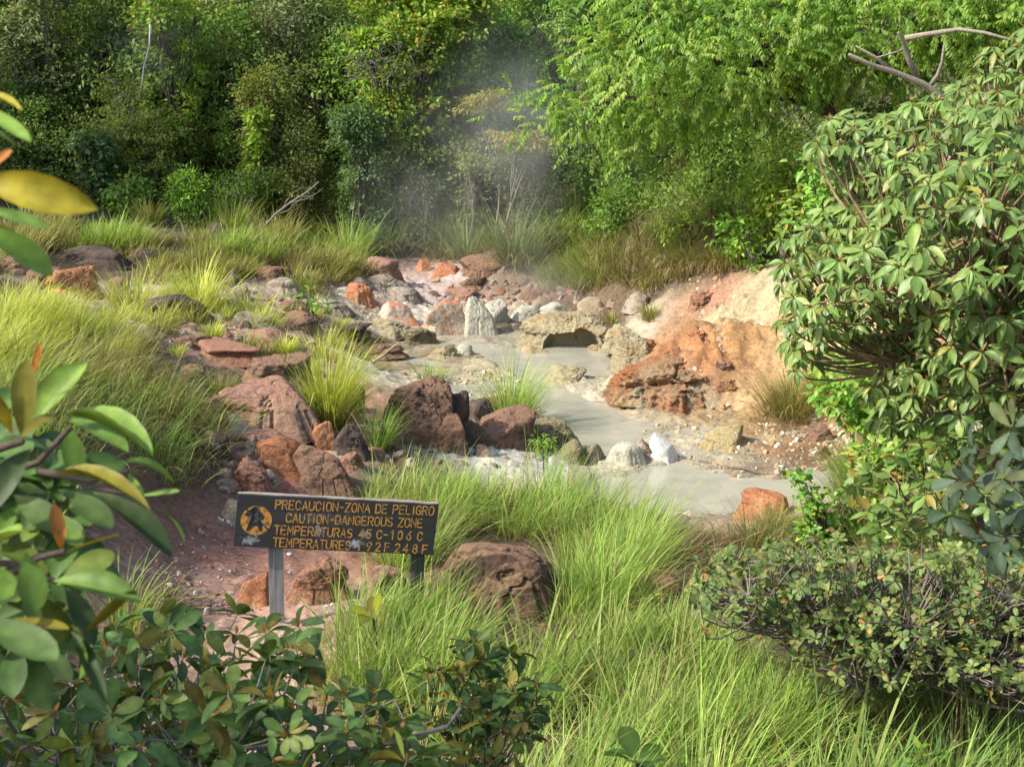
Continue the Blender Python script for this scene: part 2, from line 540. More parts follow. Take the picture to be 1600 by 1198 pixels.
# wet mud close to the water level is darker and greyer
wet = mudw * sstep(0.045, -0.005, ZZf - WZ)
cg = cg * (1 - mud_c[:, None] * np.array([.34, .37, .44]))
cg = cg * (1 - wet[:, None] * (0.30 + .12 * fbm(pg * 2, 3, 88)[:, None]))
nx, ny = len(GX), len(GY)
ii = (np.arange(ny - 1)[:, None] * nx + np.arange(nx - 1)[None]).ravel()
M_ground = attr_mat('ground_soil', 0.92, 0.016, 19, 0.5, 0.2, 12)
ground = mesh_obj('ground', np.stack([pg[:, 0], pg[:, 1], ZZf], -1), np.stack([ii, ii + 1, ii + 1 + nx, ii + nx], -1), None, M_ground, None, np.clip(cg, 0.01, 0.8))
tag(ground, kind='structure')

# water sheet (milky, grey)
m, nt, b = new_mat('milky_water')
geo = nt.nodes.new('ShaderNodeNewGeometry')
n1 = nt.nodes.new('ShaderNodeTexNoise')
n1.inputs['Scale'].default_value = 1.6
n1.inputs['Detail'].default_value = 9
n1.inputs['Roughness'].default_value = .65
n1.inputs['Distortion'].default_value = .8
nt.links.new(geo.outputs['Position'], n1.inputs['Vector'])
cr = nt.nodes.new('ShaderNodeValToRGB')
cr.color_ramp.elements[0].position, cr.color_ramp.elements[0].color = 0.35, (.285, .28, .23, 1)
cr.color_ramp.elements[1].position, cr.color_ramp.elements[1].color = 0.68, (.40, .385, .31, 1)
nt.links.new(n1.outputs['Fac'], cr.inputs[0])
nt.links.new(cr.outputs[0], b.inputs['Base Color'])
b.inputs['Roughness'].default_value = 0.12
b.inputs['Specular IOR Level'].default_value = 0.35
n2 = nt.nodes.new('ShaderNodeTexNoise')
n2.inputs['Scale'].default_value = 14
n2.inputs['Detail'].default_value = 3
nt.links.new(geo.outputs['Position'], n2.inputs['Vector'])
bp = nt.nodes.new('ShaderNodeBump')
bp.inputs['Strength'].default_value = 0.45
bp.inputs['Distance'].default_value = 0.012
nt.links.new(n2.outputs['Fac'], bp.inputs['Height'])
nt.links.new(bp.outputs[0], b.inputs['Normal'])
mp = np.array(MUD)
cen = mp.mean(0)
ringo = cen + (mp - cen) * 1.02
V = np.concatenate([np.c_[ringo, np.full(len(mp), WZ)], [[cen[0], cen[1], WZ]]])
k = np.arange(len(mp))
water = mesh_obj('pond_water', V, None, np.stack([k, (k + 1) % len(mp), np.full(len(mp), len(mp))], -1)[:, ::-1], m)
tag(water, kind='structure')
if water.data.polygons[0].normal.z < 0:
    water.data.flip_normals()
# ------------------------------------------------------------------ rocks
import bmesh


def ico(sub):
    bm = bmesh.new()
    bmesh.ops.create_icosphere(bm, subdivisions=sub, radius=1.0)
    V = np.array([v.co[:] for v in bm.verts])
    T = np.array([[v.index for v in f.verts] for f in bm.faces])
    bm.free()
    return unit(V), T


ICO = {}


def rock_mat(name, cols, scale=2.2, bump=0.03, top=None, rough=0.88, stain=None):
    """cols: main, second, third patches; top: colour of weathered upward faces; stain: crack/lichen colour"""
    m, nt, b = new_mat(name)
    L = nt.links.new
    geo = nt.nodes.new('ShaderNodeNewGeometry')

    def noise(sc, det, rg=0.6):
        n = nt.nodes.new('ShaderNodeTexNoise')
        n.inputs['Scale'].default_value = sc
        n.inputs['Detail'].default_value = det
        n.inputs['Roughness'].default_value = rg
        L(geo.outputs['Position'], n.inputs['Vector'])
        return n.outputs['Fac']

    def rng_(v, a, c, lo=0.0, hi=1.0):
        r = nt.nodes.new('ShaderNodeMapRange')
        r.inputs[1].default_value, r.inputs[2].default_value = a, c
        r.inputs[3].default_value, r.inputs[4].default_value = lo, hi
        L(v, r.inputs[0])
        return r.outputs[0]

    def mix(f, a, c):
        x = nt.nodes.new('ShaderNodeMix')
        x.data_type = 'RGBA'
        L(f, x.inputs[0])
        for s, v in ((6, a), (7, c)):
            if isinstance(v, tuple):
                x.inputs[s].default_value = v + (1,)
            else:
                L(v, x.inputs[s])
        return x.outputs[2]

    c = mix(rng_(noise(scale, 6), 0.42, 0.58), cols[0], cols[1])
    c = mix(rng_(noise(scale * 1.9, 7), 0.54, 0.64), c, cols[2])
    if top is not None:
        sx = nt.nodes.new('ShaderNodeSeparateXYZ')
        L(geo.outputs['True Normal'], sx.inputs[0])
        ad = nt.nodes.new('ShaderNodeMath')
        ad.operation = 'ADD'
        L(sx.outputs['Z'], ad.inputs[0])
        L(rng_(noise(scale * 2.5, 6), 0.3, 0.7, -0.35, 0.35), ad.inputs[1])
        c = mix(rng_(ad.outputs[0], 0.35, 0.75), c, top)
    if stain is not None:
        c = mix(rng_(noise(scale * 3.7, 9, 0.72), 0.56, 0.63, 0, 0.8), c, stain)
    fine = noise(38, 8, 0.72)
    sc = nt.nodes.new('ShaderNodeVectorMath')
    sc.operation = 'SCALE'
    L(c, sc.inputs[0])
    L(rng_(fine, 0.3, 0.7, 0.62, 1.38), sc.inputs['Scale'])
    L(sc.outputs[0], b.inputs['Base Color'])
    b.inputs['Roughness'].default_value = rough
    b.inputs['Specular IOR Level'].default_value = 0.25
    bp = nt.nodes.new('ShaderNodeBump')
    bp.inputs['Strength'].default_value = 0.9
    bp.inputs['Distance'].default_value = bump
    mm = nt.nodes.new('ShaderNodeMath')
    mm.operation = 'ADD'
    L(noise(9, 8, 0.65), mm.inputs[0])
    L(fine, mm.inputs[1])
    L(mm.outputs[0], bp.inputs['Height'])
    L(bp.outputs[0], b.inputs['Normal'])
    return m


RM = {
    'red': rock_mat('rock_red', [(.23, .11, .07), (.29, .165, .11), (.13, .075, .05)], 1.9, top=(.31, .16, .105), stain=(.07, .055, .05)),
    'pink': rock_mat('rock_pink', [(.33, .22, .155), (.28, .155, .105), (.36, .26, .19)], 1.7, top=(.34, .185, .13), stain=(.11, .07, .055)),
    'brown': rock_mat('rock_brown', [(.14, .082, .053), (.21, .13, .088), (.075, .052, .04)], 2.0, top=(.24, .14, .09), stain=(.045, .035, .03)),
    'dark': rock_mat('rock_dark', [(.075, .055, .045), (.12, .085, .065), (.05, .04, .035)], 2.4, stain=(.17, .15, .12)),
    'grey': rock_mat('rock_grey', [(.26, .21, .165), (.34, .29, .235), (.17, .13, .10)], 2.6, stain=(.10, .085, .07)),
    'pale': rock_mat('rock_pale', [(.46, .44, .36), (.38, .38, .30), (.50, .45, .36)], 2.2, stain=(.22, .21, .16)),
    'white': rock_mat('rock_white', [(.70, .70, .68), (.60, .60, .57), (.74, .73, .70)], 3, stain=(.40, .38, .33)),
    'orange': rock_mat('rock_orange', [(.42, .19, .09), (.34, .15, .08), (.45, .28, .16)], 2.2, top=(.44, .18, .085), stain=(.16, .09, .06)),
    'orangetop': rock_mat('rock_orange_top', [(.46, .40, .33), (.40, .33, .24), (.50, .44, .36)], 1.8, top=(.48, .20, .11), stain=(.26, .18, .12)),
    'tan': rock_mat('rock_tan', [(.40, .33, .23), (.34, .27, .18), (.45, .36, .25)], 1.6, stain=(.22, .17, .11)),
    'yellow': rock_mat('rock_yellow', [(.44, .36, .18), (.40, .34, .20), (.36, .27, .13)], 2.6, bump=0.05, stain=(.28, .2, .1)),
    'crust': rock_mat('rock_crust', [(.44, .38, .24), (.36, .31, .19), (.42, .28, .14)], 1.6, bump=0.06, stain=(.22, .19, .13)),
    'olive': rock_mat('rock_olive', [(.12, .105, .06), (.20, .17, .10), (.08, .07, .045)], 3.0, top=(.22, .19, .10), stain=(.30, .27, .17)),
    'mound': rock_mat('rock_mound', [(.37, .26, .16), (.40, .17, .07), (.36, .21, .12)], 1.1, bump=0.07, stain=(.17, .11, .08)),
}


def rock_shape(sub, seed, facets=14, sharp=9.0, rough=0.10, ridge=False, flat=0.0):
    if sub not in ICO:
        ICO[sub] = ico(sub)
    D, T = ICO[sub]
    r = np.random.default_rng(seed)
    n = unit(r.normal(size=(facets, 3)) * np.array([1, 1, 0.9]))
    d = r.uniform(0.72, 1.0, facets)
    if flat:
        n = np.concatenate([n, [[0.05, -0.1, 1]]])
        d = np.append(d, 1 - flat)
    n = unit(n)
    D0 = D
    D = unit(D0 * [1, 1, 0] + np.c_[np.zeros((len(D0), 2)), np.maximum(D0[:, 2], 0)] + [1e-4, 0, 0])
    c = np.maximum(D @ n.T, 0.02) / d
    rad = (c ** sharp).sum(1) ** (-1 / sharp)
    rad = np.clip(rad, 0.3, 1.6)
    p = D * rad[:, None]
    o = r.uniform(-50, 50, 3)
    rad = rad * (1 + rough * fbm(p * 1.6 + o, 5, seed, 0.55, ridge) + rough * 0.35 * fbm(p * 6 + o, 3, seed + 3, 0.6))
    rad = rad - 0.10 * np.exp(-(fbm(p * 1.3 + o + 9, 4, seed + 5) / 0.035) ** 2) * (seed % 3 != 0)
    V = D * rad[:, None]
    lo = D0[:, 2] < 0
    V[lo, :2] *= np.minimum(1, 3 * np.sqrt(1 - D0[lo, 2:] ** 2)) * (1 - .42 * D0[lo, 2:])
    V[lo, 2] = D0[lo, 2]
    V /= np.abs(V).max(0)
    return V, T


def rock(px, py, w, h, kind, label, seed, rot=0.0, tilt=0.0, sub=5, depth=0.85, facets=14, sharp=9.0, rough=0.10, flat=0.0, bury=0.28, ground_pt=None, ridge=False, crust=0.012,
         name='boulder', group=None, carve=None, scale_h=1.0):
    """px,py: middle of the base in the photo; w,h: visible size in photo pixels"""
    g = np.array(ground_pt if ground_pt is not None else G(px, py)[0])
    s = g[1] / FPX * 1.0
    W, Hh = w * s * 0.5, h * s * scale_h
    V, T = rock_shape(sub, seed, facets, sharp, rough, ridge, flat)
    tot = Hh / (1 - bury) * 0.5
    V = V * np.array([W, W * depth, tot])
    o3 = np.random.default_rng(seed).uniform(-30, 30, 3)
    V = V * (1 + (crust * fbm(V * 7 + o3, 5, seed + 8, .62) + crust * .6 * fbm(V * 22 + o3, 3, seed + 9, .6))[:, None] / np.maximum(np.linalg.norm(V, axis=1, keepdims=True), .05))
    if tilt:
        c, q = math.cos(tilt), math.sin(tilt)
        V = V @ np.array([[c, 0, -q], [0, 1, 0], [q, 0, c]])
    if rot:
        c, q = math.cos(rot), math.sin(rot)
        V = V @ np.array([[c, q, 0], [-q, c, 0], [0, 0, 1]])
    V[:, 2] -= V[:, 2].max()
    V[:, 2] += Hh
    vis = V[V[:, 2] > Hh * .12]
    V[:, 0] -= (vis[:, 0].max() + vis[:, 0].min()) / 2
    k = W / max(np.abs(vis[:, 0]).max(), 1e-6)
    V[:, :2] *= k
    V[:, 1] *= W * depth / max(np.abs(vis[:, 1]).max() * k, 1e-6)
    V = V + np.array([g[0], g[1] + W * depth * 0.75, g[2]])
    if carve is not None:
        V = carve(V)
    o = mesh_obj(name, V, None, T, RM[kind], None, None, True, (g[0], g[1] + W * depth * 0.75, g[2]))
    tag(o, label, 'boulder' if name == 'boulder' else 'rock', group)
    return o


ROCKS = [
    # px, py, w, h, kind, label, kwargs
    (412, 672, 152, 72, 'pink', 'long pink red boulder with a dark knobbly end, in front of the brown-sided red boulder', dict(flat=.25, facets=10, sharp=14, sub=6, tilt=.04)),
    (425, 612, 132, 62, 'brown', 'big brown sided boulder with a flat red top behind the long pink boulder', dict(flat=.35, facets=9, sharp=14, sub=6, rot=.3)),
    (350, 570, 110, 36, 'red', 'low red shelf of rock between grass tufts above the brown sided boulder', dict(flat=.4, facets=10)),
    (415, 545, 70, 32, 'pink', 'rounded pinkish rock with a small bright grass tuft before it', dict()),
    (498, 772, 100, 76, 'brown', 'smooth domed brown boulder standing right above the top edge of the warning sign', dict(facets=8, sharp=7, sub=6, rough=.06)),
    (505, 702, 38, 46, 'orange', 'small upright orange red stone behind the domed brown boulder', dict(facets=8)),
    (541, 712, 62, 48, 'dark', 'blocky dark brown rock beside the small upright orange stone', dict()),
    (543, 735, 48, 30, 'red', 'small rough red rock half in grass right of the domed brown boulder', dict()),
    (440, 745, 92, 62, 'orange', 'sloping orange red slab with greenish top left of the domed brown boulder', dict(flat=.1, tilt=-.25)),
    (385, 770, 70, 55, 'red', 'crumbly crimson rock on the path behind the left end of the sign', dict(rough=.18)),
    (648, 692, 138, 98, 'brown', 'large tilted brown slab with a split down its right side by the pond', dict(facets=9, sharp=16, sub=6, tilt=.28, rough=.13, flat=.2)),
    (704, 690, 70, 84, 'dark', 'dark upright slab leaning on the right side of the large split slab', dict(facets=8, sharp=14, tilt=.3)),
    (704, 708, 52, 62, 'brown', 'smaller rounded brown stone in front of the dark leaning slab', dict(facets=9)),
    (752, 672, 52, 50, 'dark', 'jagged dark stone on the crest between the leaning slab and the red brown boulder', dict(rough=.16)),
    (790, 702, 98, 62, 'brown', 'wedge shaped red brown boulder below the pale green tuft at the pond edge', dict(facets=9, sharp=12, sub=6)),
    (865, 706, 84, 52, 'olive', 'jagged dark olive rock with a pointed right end at the pond edge', dict(facets=9, sharp=13, rough=.16, flat=.25)),
    (892, 722, 52, 30, 'olive', 'low mossy rock under the pointed end of the jagged olive rock', dict()),
    (926, 722, 42, 32, 'grey', 'dull grey rounded rock at the water edge next to the mossy rock', dict()),
    (980, 727, 56, 34, 'pale', 'mottled grey and yellow stone in the shallows left of the white stone', dict(facets=10)),
    (1003, 716, 36, 30, 'grey', 'grey stone tucked behind and against the bright white stone', dict()),
    (1038, 722, 44, 46, 'white', 'bright white triangular stone standing in the shallow pond', dict(facets=6, sharp=16, rough=.07)),
    (1134, 703, 68, 36, 'yellow', 'domed yellow tan boulder sitting alone on the pale mud', dict(facets=8, sharp=7, rough=.08)),
    (1288, 717, 26, 22, 'brown', 'small brown stone on the gravel shore right of the driftwood', dict()),
    (1282, 690, 42, 30, 'brown', 'crumbling brown lump below the grass at the far right shore', dict(rough=.2)),
    (1352, 690, 24, 48, 'grey', 'upright pale grey stone under the broad leaved vine', dict(facets=7)),
    (1200, 812, 78, 46, 'orange', 'pitted orange red boulder half hidden by grass at the near shore', dict(rough=.2)),
    (1338, 775, 34, 60, 'pink', 'tall pinkish rock behind the leafy stem at the right shore', dict()),
    (778, 968, 205, 116, 'brown', 'biggest rounded brown boulder with a cracked right side in the foreground grass', dict(facets=16, sharp=5, sub=6, rough=.07)),
    (495, 945, 100, 74, 'red', 'rough red brown boulder under the sign between its two posts', dict(facets=9, sub=6, rough=.14)),
    (392, 950, 66, 54, 'orange', 'orange red boulder with dark hollow top left of the sign post', dict(facets=7, sharp=12, rough=.1)),
    (600, 932, 80, 44, 'pink', 'tan red flat topped stone beside the rear sign post', dict(flat=.2, facets=8)),
    (360, 815, 42, 34, 'tan', 'small ochre stone at the left end of the sign board', dict(facets=7)),
    (610, 480 + 395, 40, 30, 'tan', 'tan stone showing just under the lower edge of the sign board', dict()),
    (102, 464, 90, 54, 'orange', 'brown boulder with bright rust orange side in the left grass', dict(facets=9, sub=6)),
    (60, 452, 66, 40, 'brown', 'brown rock joined to the left of the rust sided boulder', dict()),
    (142, 418, 88, 36, 'dark', 'flat dark purple brown rock under a fringe of grass in the left field', dict(flat=.2)),
    (222, 414, 70, 28, 'dark', 'smooth low black brown hump in the yellow grass', dict(facets=7, sharp=6, rough=.05)),
    (14, 480, 58, 46, 'dark', 'dark brown rock at the far left behind bright grass', dict(facets=7)),
    (184, 458, 34, 30, 'pink', 'small pale pink stone beside the rust sided boulder', dict(facets=7)),
    (12, 425, 50, 32, 'pink', 'pinkish brown rock at the left below the dark green leaf', dict()),
    (270, 506, 84, 52, 'dark', 'dark cracked boulder below the big yellow green tuft', dict(facets=8)),
    (356, 456, 36, 40, 'dark', 'dark narrow rock right of the big yellow green tuft', dict()),
    (372, 470, 40, 30, 'grey', 'weathered grey brown rock in the middle of the stony field', dict()),
    (438, 458, 56, 26, 'grey', 'flat grey slab in the stony field behind the leafy sapling', dict(flat=.2)),
    (390, 512, 66, 28, 'grey', 'grey lichen covered rock left of the tall yellow grass column', dict()),
    (300, 545, 56, 26, 'brown', 'small dark brown rock at the upper end of the red shelf', dict()),
    (470, 520, 56, 40, 'brown', 'rounded brown rock behind the tall yellow grass column', dict()),
    (556, 662, 32, 66, 'dark', 'dark rounded rock squeezed right of the tall grass column', dict(facets=8)),
    (592, 440, 54, 46, 'pink', 'pink grey boulder at the left end of the steaming bank', dict()),
    (662, 425, 24, 26, 'orange', 'small orange stone at the top of the pale bank', dict(facets=7)),
    (697, 432, 44, 24, 'orange', 'flat orange stone right beside the small orange stone', dict(facets=7)),
    (752, 434, 62, 42, 'brown', 'brown boulder at the foot of the steamy grass', dict(facets=8)),
    (738, 452, 40, 24, 'brown', 'low brown stone below the boulder at the foot of the steamy grass', dict()),
    (617, 505, 64, 42, 'orangetop', 'rust orange topped rock left of the white and orange boulder', dict(facets=7, sharp=12)),
    (610, 525, 60, 34, 'crust', 'ochre crusted mound in front of the rust topped rock', dict(rough=.2)),
    (650, 540, 60, 34, 'olive', 'dark greenish crusted rock at the upper end of the pool', dict(rough=.22)),
    (695, 525, 74, 66, 'orangetop', 'white boulder with bright orange top beside the pale green boulder', dict(facets=8, sharp=11, sub=6)),
    (749, 522, 52, 72, 'pale', 'tall pale grey green boulder with a peak at the pool', dict(facets=8, sharp=11, sub=6)),
    (772, 505, 40, 44, 'pale', 'rounded pale green rock leaning on the back of the tall pale boulder', dict(facets=8)),
    (868, 498, 46, 30, 'pale', 'whitish steaming lump behind the mineral ledge', dict()),
    (942, 502, 86, 40, 'tan', 'smooth tan brown boulder behind the mineral ledge', dict(facets=7, sharp=6, rough=.04)),
    (600, 455, 76, 28, 'grey', 'heap shaped grey white rock on the pale bank', dict(rough=.16)),
    (560, 450, 40, 20, 'grey', 'small grey rock left of the heap shaped grey white rock', dict()),
    (534, 463, 26, 14, 'pale', 'small rounded whitish stone at the left of the pale bank', dict()),
    (560, 475, 44, 40, 'orange', 'reddish crumbly rock below the heap shaped grey white rock', dict(rough=.2)),
    (885, 603, 62, 36, 'crust', 'yellowish crusty islet in the middle of the milky pool', dict(rough=.22, sub=6, ridge=True)),
    (692, 562, 42, 26, 'crust', 'brown crusty knob at the left edge of the pool', dict(rough=.25)),
    (725, 555, 30, 16, 'pale', 'pale knobby stone at the pool inlet', dict()),
    (600, 304, 44, 40, 'grey', 'grey triangular rock in the shade at the foot of the forest', dict(facets=6)),
    (160, 305, 40, 26, 'grey', 'grey rock half hidden under the shaded bushes', dict()),
    (330, 385, 60, 42, 'dark', 'dark cracked rock below the bright leafy shrub', dict()),
    (232, 372, 34, 20, 'grey', 'little grey rock at the foot of the shaded bank', dict()),
    (285, 385, 40, 14, 'grey', 'white crusted stone in the hollow below the bright leafy shrub', dict()),
    (1535, 1160, 190, 90, 'brown', 'broad dark brown boulder under the low rusty bush', dict(facets=7, sharp=8, sub=6, rough=.06)),
    (521, 1100, 24, 26, 'orange', 'small red stone at the edge of the foreground grass', dict()),
    (1040, 940, 60, 44, 'red', 'reddish rock in the shadow behind the foreground grass', dict()),
    (335, 730, 50, 60, 'dark', 'dark rock under the overhanging dry grass beside the path', dict()),
    (200, 520, 30, 26, 'pale', 'whitish knob below the dark cracked boulder', dict()),
    (225, 530, 34, 30, 'pale', 'white lichen covered stone below the dark cracked boulder', dict(rough=.2)),
    (1000, 485, 40, 36, 'grey', 'grey rubbly rock left of the orange slope', dict(rough=.2)),
    (545, 528, 60, 24, 'dark', 'low dark earthy rock before the ochre crusted mound', dict(rough=.2)),
    (612, 668, 56, 50, 'brown', 'craggy brown rock at the left foot of the large split slab', dict(rough=.18, facets=8, sharp=14)),
    (678, 640, 60, 34, 'dark', 'dark broken rock peeking over the top of the large split slab', dict(rough=.18, facets=8, sharp=14)),
    (735, 700, 46, 44, 'dark', 'dark splintered stone between the rounded brown stone and the wedge boulder', dict(rough=.2, facets=7, sharp=16)),
    (770, 655, 56, 34, 'brown', 'low jagged brown rock behind the wedge shaped boulder', dict(rough=.2, facets=7, sharp=16)),
    (828, 690, 44, 44, 'brown', 'sharp brown stone between the wedge boulder and the jagged olive rock', dict(rough=.18, facets=7, sharp=16)),
    (580, 700, 46, 40, 'dark', 'small dark craggy rock under the thin dark green tuft', dict(rough=.2)),
    (465, 640, 50, 40, 'dark', 'dark stone wedged at the right end of the long pink boulder', dict(rough=.2)),
    (300, 600, 60, 34, 'brown', 'brown rock half under the overhanging bank grass', dict(rough=.15)),
    (330, 665, 44, 46, 'red', 'reddish broken rock under the bank grass left of the long pink boulder', dict(rough=.18)),
    (405, 705, 90, 28, 'pink', 'flat pale pink ledge of rock below the long pink boulder', dict(flat=.3, rough=.16)),
    (460, 495, 50, 30, 'brown', 'brown rock right below the leafy sapling', dict()),
    (515, 490, 60, 26, 'grey', 'low grey rock right of the leafy sapling', dict(rough=.18)),
    (420, 440, 60, 26, 'brown', 'brown stone at the edge of the upper field grass', dict()),
    (630, 470, 50, 24, 'grey', 'greyish flat stone between the heap shaped rock and the white boulder', dict(flat=.2)),
    (820, 500, 40, 26, 'pale', 'pale crumbling stone at the left end of the mineral ledge', dict(rough=.2)),
    (720, 470, 46, 24, 'pink', 'pink tinged rock behind the tall pale boulder', dict()),
    (840, 470, 50, 24, 'brown', 'dull brown rock in the steam behind the whitish lump', dict(rough=.2)),
    (590, 560, 70, 26, 'brown', 'low brown earthy lump by the bleached stick', dict(rough=.2)),
]
for i, (px, py, w, h, kind, label, kw) in enumerate(ROCKS):
    kw = dict(kw)
    kw.setdefault('rot', (i * 1.7) % 0.8 - 0.4)
    fw, fh = (1.22, .80) if py < 620 and h > 16 else (1.14, .97)
    rock(px, py, w * fw, h * fh, kind, label, 100 + i * 7, **kw)


# mineral ledge with a dark hollow over the pool
def carve_ledge(V):
    c = P(905, 533, 0)
    a, b = proj(V)
    lo = V.min(0)
    ctr = V.mean(0)
    X = (V - np.array([ctr[0] + 0.05, lo[1] + 0.05, WZ + 0.02])) / np.array([0.54, 1.1, 0.40])
    d = np.linalg.norm(X, axis=1) * (1 + .6 * fbm(V * 3.0, 4, 77))
    inside = d < 1
    W = V.copy()
    # push the front skin back into the hollow
    front = inside & (V[:, 1] < ctr[1])
    push = np.sqrt(np.clip(1 - X[:, 0] ** 2 - X[:, 2] ** 2, 0, 1)) * 0.95 + lo[1] + 0.05
    W[front, 1] = np.minimum(np.maximum(W[front, 1], push[front]), ctr[1] - .06)
    return W


rock(885, 556, 180, 62, 'crust', 'wide pale mineral ledge with a dark hollow opening over the pool', 901, sub=7, depth=.85, facets=16, sharp=7, rough=.16, ridge=True, bury=.2, crust=.05, name='mineral_ledge', carve=carve_ledge, flat=.2)
rock(1058, 626, 225, 70, 'mound', 'large rough rust orange crusted rock mound jutting into the pool', 977, sub=7, depth=.9, facets=26, sharp=5, rough=.3, ridge=True, bury=.45, crust=.065, name='mineral_mound')
for k, (px, py, w, h, kd, lb) in enumerate([
        (1050, 566, 46, 22, 'mound', 'dark orange knob in the middle of the orange mound'), (1128, 586, 52, 26, 'brown', 'dark purplish brown lump on the right of the orange mound'),
        (1062, 598, 40, 20, 'dark', 'dark brown broken lump at the lower middle of the orange mound'), (1135, 622, 74, 28, 'mound', 'brown overhanging clod at the lower right of the orange mound'),
        (1092, 622, 54, 24, 'crust', 'ochre clod at the foot of the orange mound'), (1010, 552, 44, 22, 'mound', 'rusty clod on the left shoulder of the orange mound'),
        (1090, 532, 40, 16, 'orange', 'small red orange clod on top of the orange mound'), (1100, 482, 50, 26, 'red', 'pinkish red clod on the slope above the orange mound')]):
    rock(px, py, w, h, kd, lb, 940 + k * 3, sub=6, facets=14, sharp=6, rough=.3, ridge=True, crust=.035, name='crusted_rock', bury=.4)
rock(1010, 628, 92, 34, 'crust', 'crusted brown lip with dark underside at the left foot of the orange mound', 911, sub=6, facets=12, rough=.2, crust=.03, name='crusted_rock', ridge=True)
rock(990, 575, 70, 60, 'crust', 'pale yellow crusted block at the pool corner left of the orange mound', 915, sub=6, facets=12, rough=.2, crust=.03, name='crusted_rock', ridge=True)
rock(934, 556, 44, 18, 'crust', 'small crusty knob at the right side of the dark hollow', 919, sub=5, facets=12, rough=.25, crust=.03, name='crusted_rock', ridge=True)
rock(838, 562, 60, 20, 'crust', 'low ragged crust sloping into the pool left of the dark hollow', 921, sub=5, facets=12, rough=.25, crust=.03, name='crusted_rock', ridge=True)
rock(970, 548, 60, 40, 'crust', 'crumbly tan block where the mineral ledge meets the orange mound', 917, sub=6, facets=12, rough=.22, crust=.03, name='crusted_rock', ridge=True)


# loose stones too many to count: one object each
def pebbles(name, polys, n, smin, smax, mat, cols, seed):
    r = np.random.default_rng(seed)
    if 2 not in ICO:
        ICO[2] = ico(2)
    stones = [rock_shape(2, seed * 31 + q, 8, 14, .15) for q in range(8)] + [rock_shape(3, seed * 37 + q, 9, 14, .2) for q in range(6)]
    g = Geo()
    for pl, cnt in zip(polys, n):
        q = np.array(pl, float)
        k = 0
        xs = r.uniform(q[:, 0].min(), q[:, 0].max(), cnt * 5)
        ys = r.uniform(q[:, 1].min(), q[:, 1].max(), cnt * 5)
        ok = pip(xs, ys, pl)
        xs, ys = xs[ok][:cnt], ys[ok][:cnt]
        pts = G(xs, ys)
        for p in pts:
            s = smin * (smax / smin) ** (r.random() ** 2.2)
            V, T = stones[r.integers(8) if s < .05 else 8 + r.integers(6)]
            V = V * np.array([1, r.uniform(.6, 1), r.uniform(.4, .8)]) * s
            a = r.uniform(0, 6.28)
            V = V @ np.array([[math.cos(a), math.sin(a), 0], [-math.sin(a), math.cos(a), 0], [0, 0, 1]])
            c = np.array(cols[r.integers(len(cols))]) * r.uniform(.75, 1.2)
            g.add(V + p + [0, 0, s * .12], None, T, c)
    return tag(g.build(name, mat, smooth=False), kind='stuff')


M_peb = attr_mat('pebble_stone', 0.9, 0.006, 40, 0.35)
pebbles('gravel', [[(240, 880), (330, 800), (380, 860), (420, 960), (540, 960), (520, 1060), (450, 1100), (400, 960), (260, 960)]], [900], .006, .035, M_peb,
        [(.32, .15, .10), (.24, .12, .09), (.40, .24, .18), (.5, .42, .36)], 5)
pebbles('white_gravel', [[(500, 945), (560, 935), (590, 950), (540, 962)], [(330, 800), (385, 790), (400, 830), (340, 815)], [(430, 860), (455, 860), (455, 900), (435, 890)]], [70, 60, 40], .012, .035, M_peb,
        [(.66, .66, .68), (.5, .48, .47), (.58, .55, .52)], 6)
pebbles('shore_gravel', [[(960, 640), (1060, 645), (1180, 660), (1340, 690), (1350, 740), (1240, 735), (1090, 690), (1000, 660)], [(1180, 640), (1290, 650), (1340, 700), (1200, 680)],
                         [(940, 735), (1100, 690), (1240, 735), (1150, 750)], [(620, 590), (760, 570), (840, 600), (800, 640), (700, 620)], [(520, 440), (640, 430), (700, 480), (560, 500)], [(960, 480), (1100, 470), (1180, 640), (980, 630)], [(1040, 440), (1215, 425), (1215, 570), (1080, 540)]],
        [520, 360, 160, 320, 420, 420, 380], .008, .07, M_peb, [(.46, .40, .28), (.5, .47, .38), (.36, .24, .13), (.3, .27, .22), (.42, .30, .17)], 7)
pebbles('mud_clods', [[(880, 650), (1010, 655), (1180, 670), (1330, 700), (1330, 770), (1150, 800), (960, 780), (900, 710)], [(620, 585), (760, 555), (900, 600), (960, 640), (860, 650), (720, 610)]], [330, 260], .008, .05, M_peb,
        [(.40, .37, .29), (.34, .30, .23), (.26, .22, .17), (.46, .42, .34)], 9)
pebbles('rubble', [[(200, 500), (330, 470), (480, 460), (540, 500), (480, 560), (380, 560), (260, 560)], [(340, 690), (440, 680), (420, 760), (350, 770)], [(640, 440), (860, 440), (1000, 470), (900, 500), (700, 480)], [(560, 700), (640, 640), (760, 640), (880, 700), (860, 730), (600, 730)]],
        [420, 200, 330, 150], .02, .17, M_peb, [(.28, .18, .13), (.20, .155, .12), (.30, .23, .17), (.14, .10, .075), (.25, .13, .09), (.32, .27, .21)], 8)
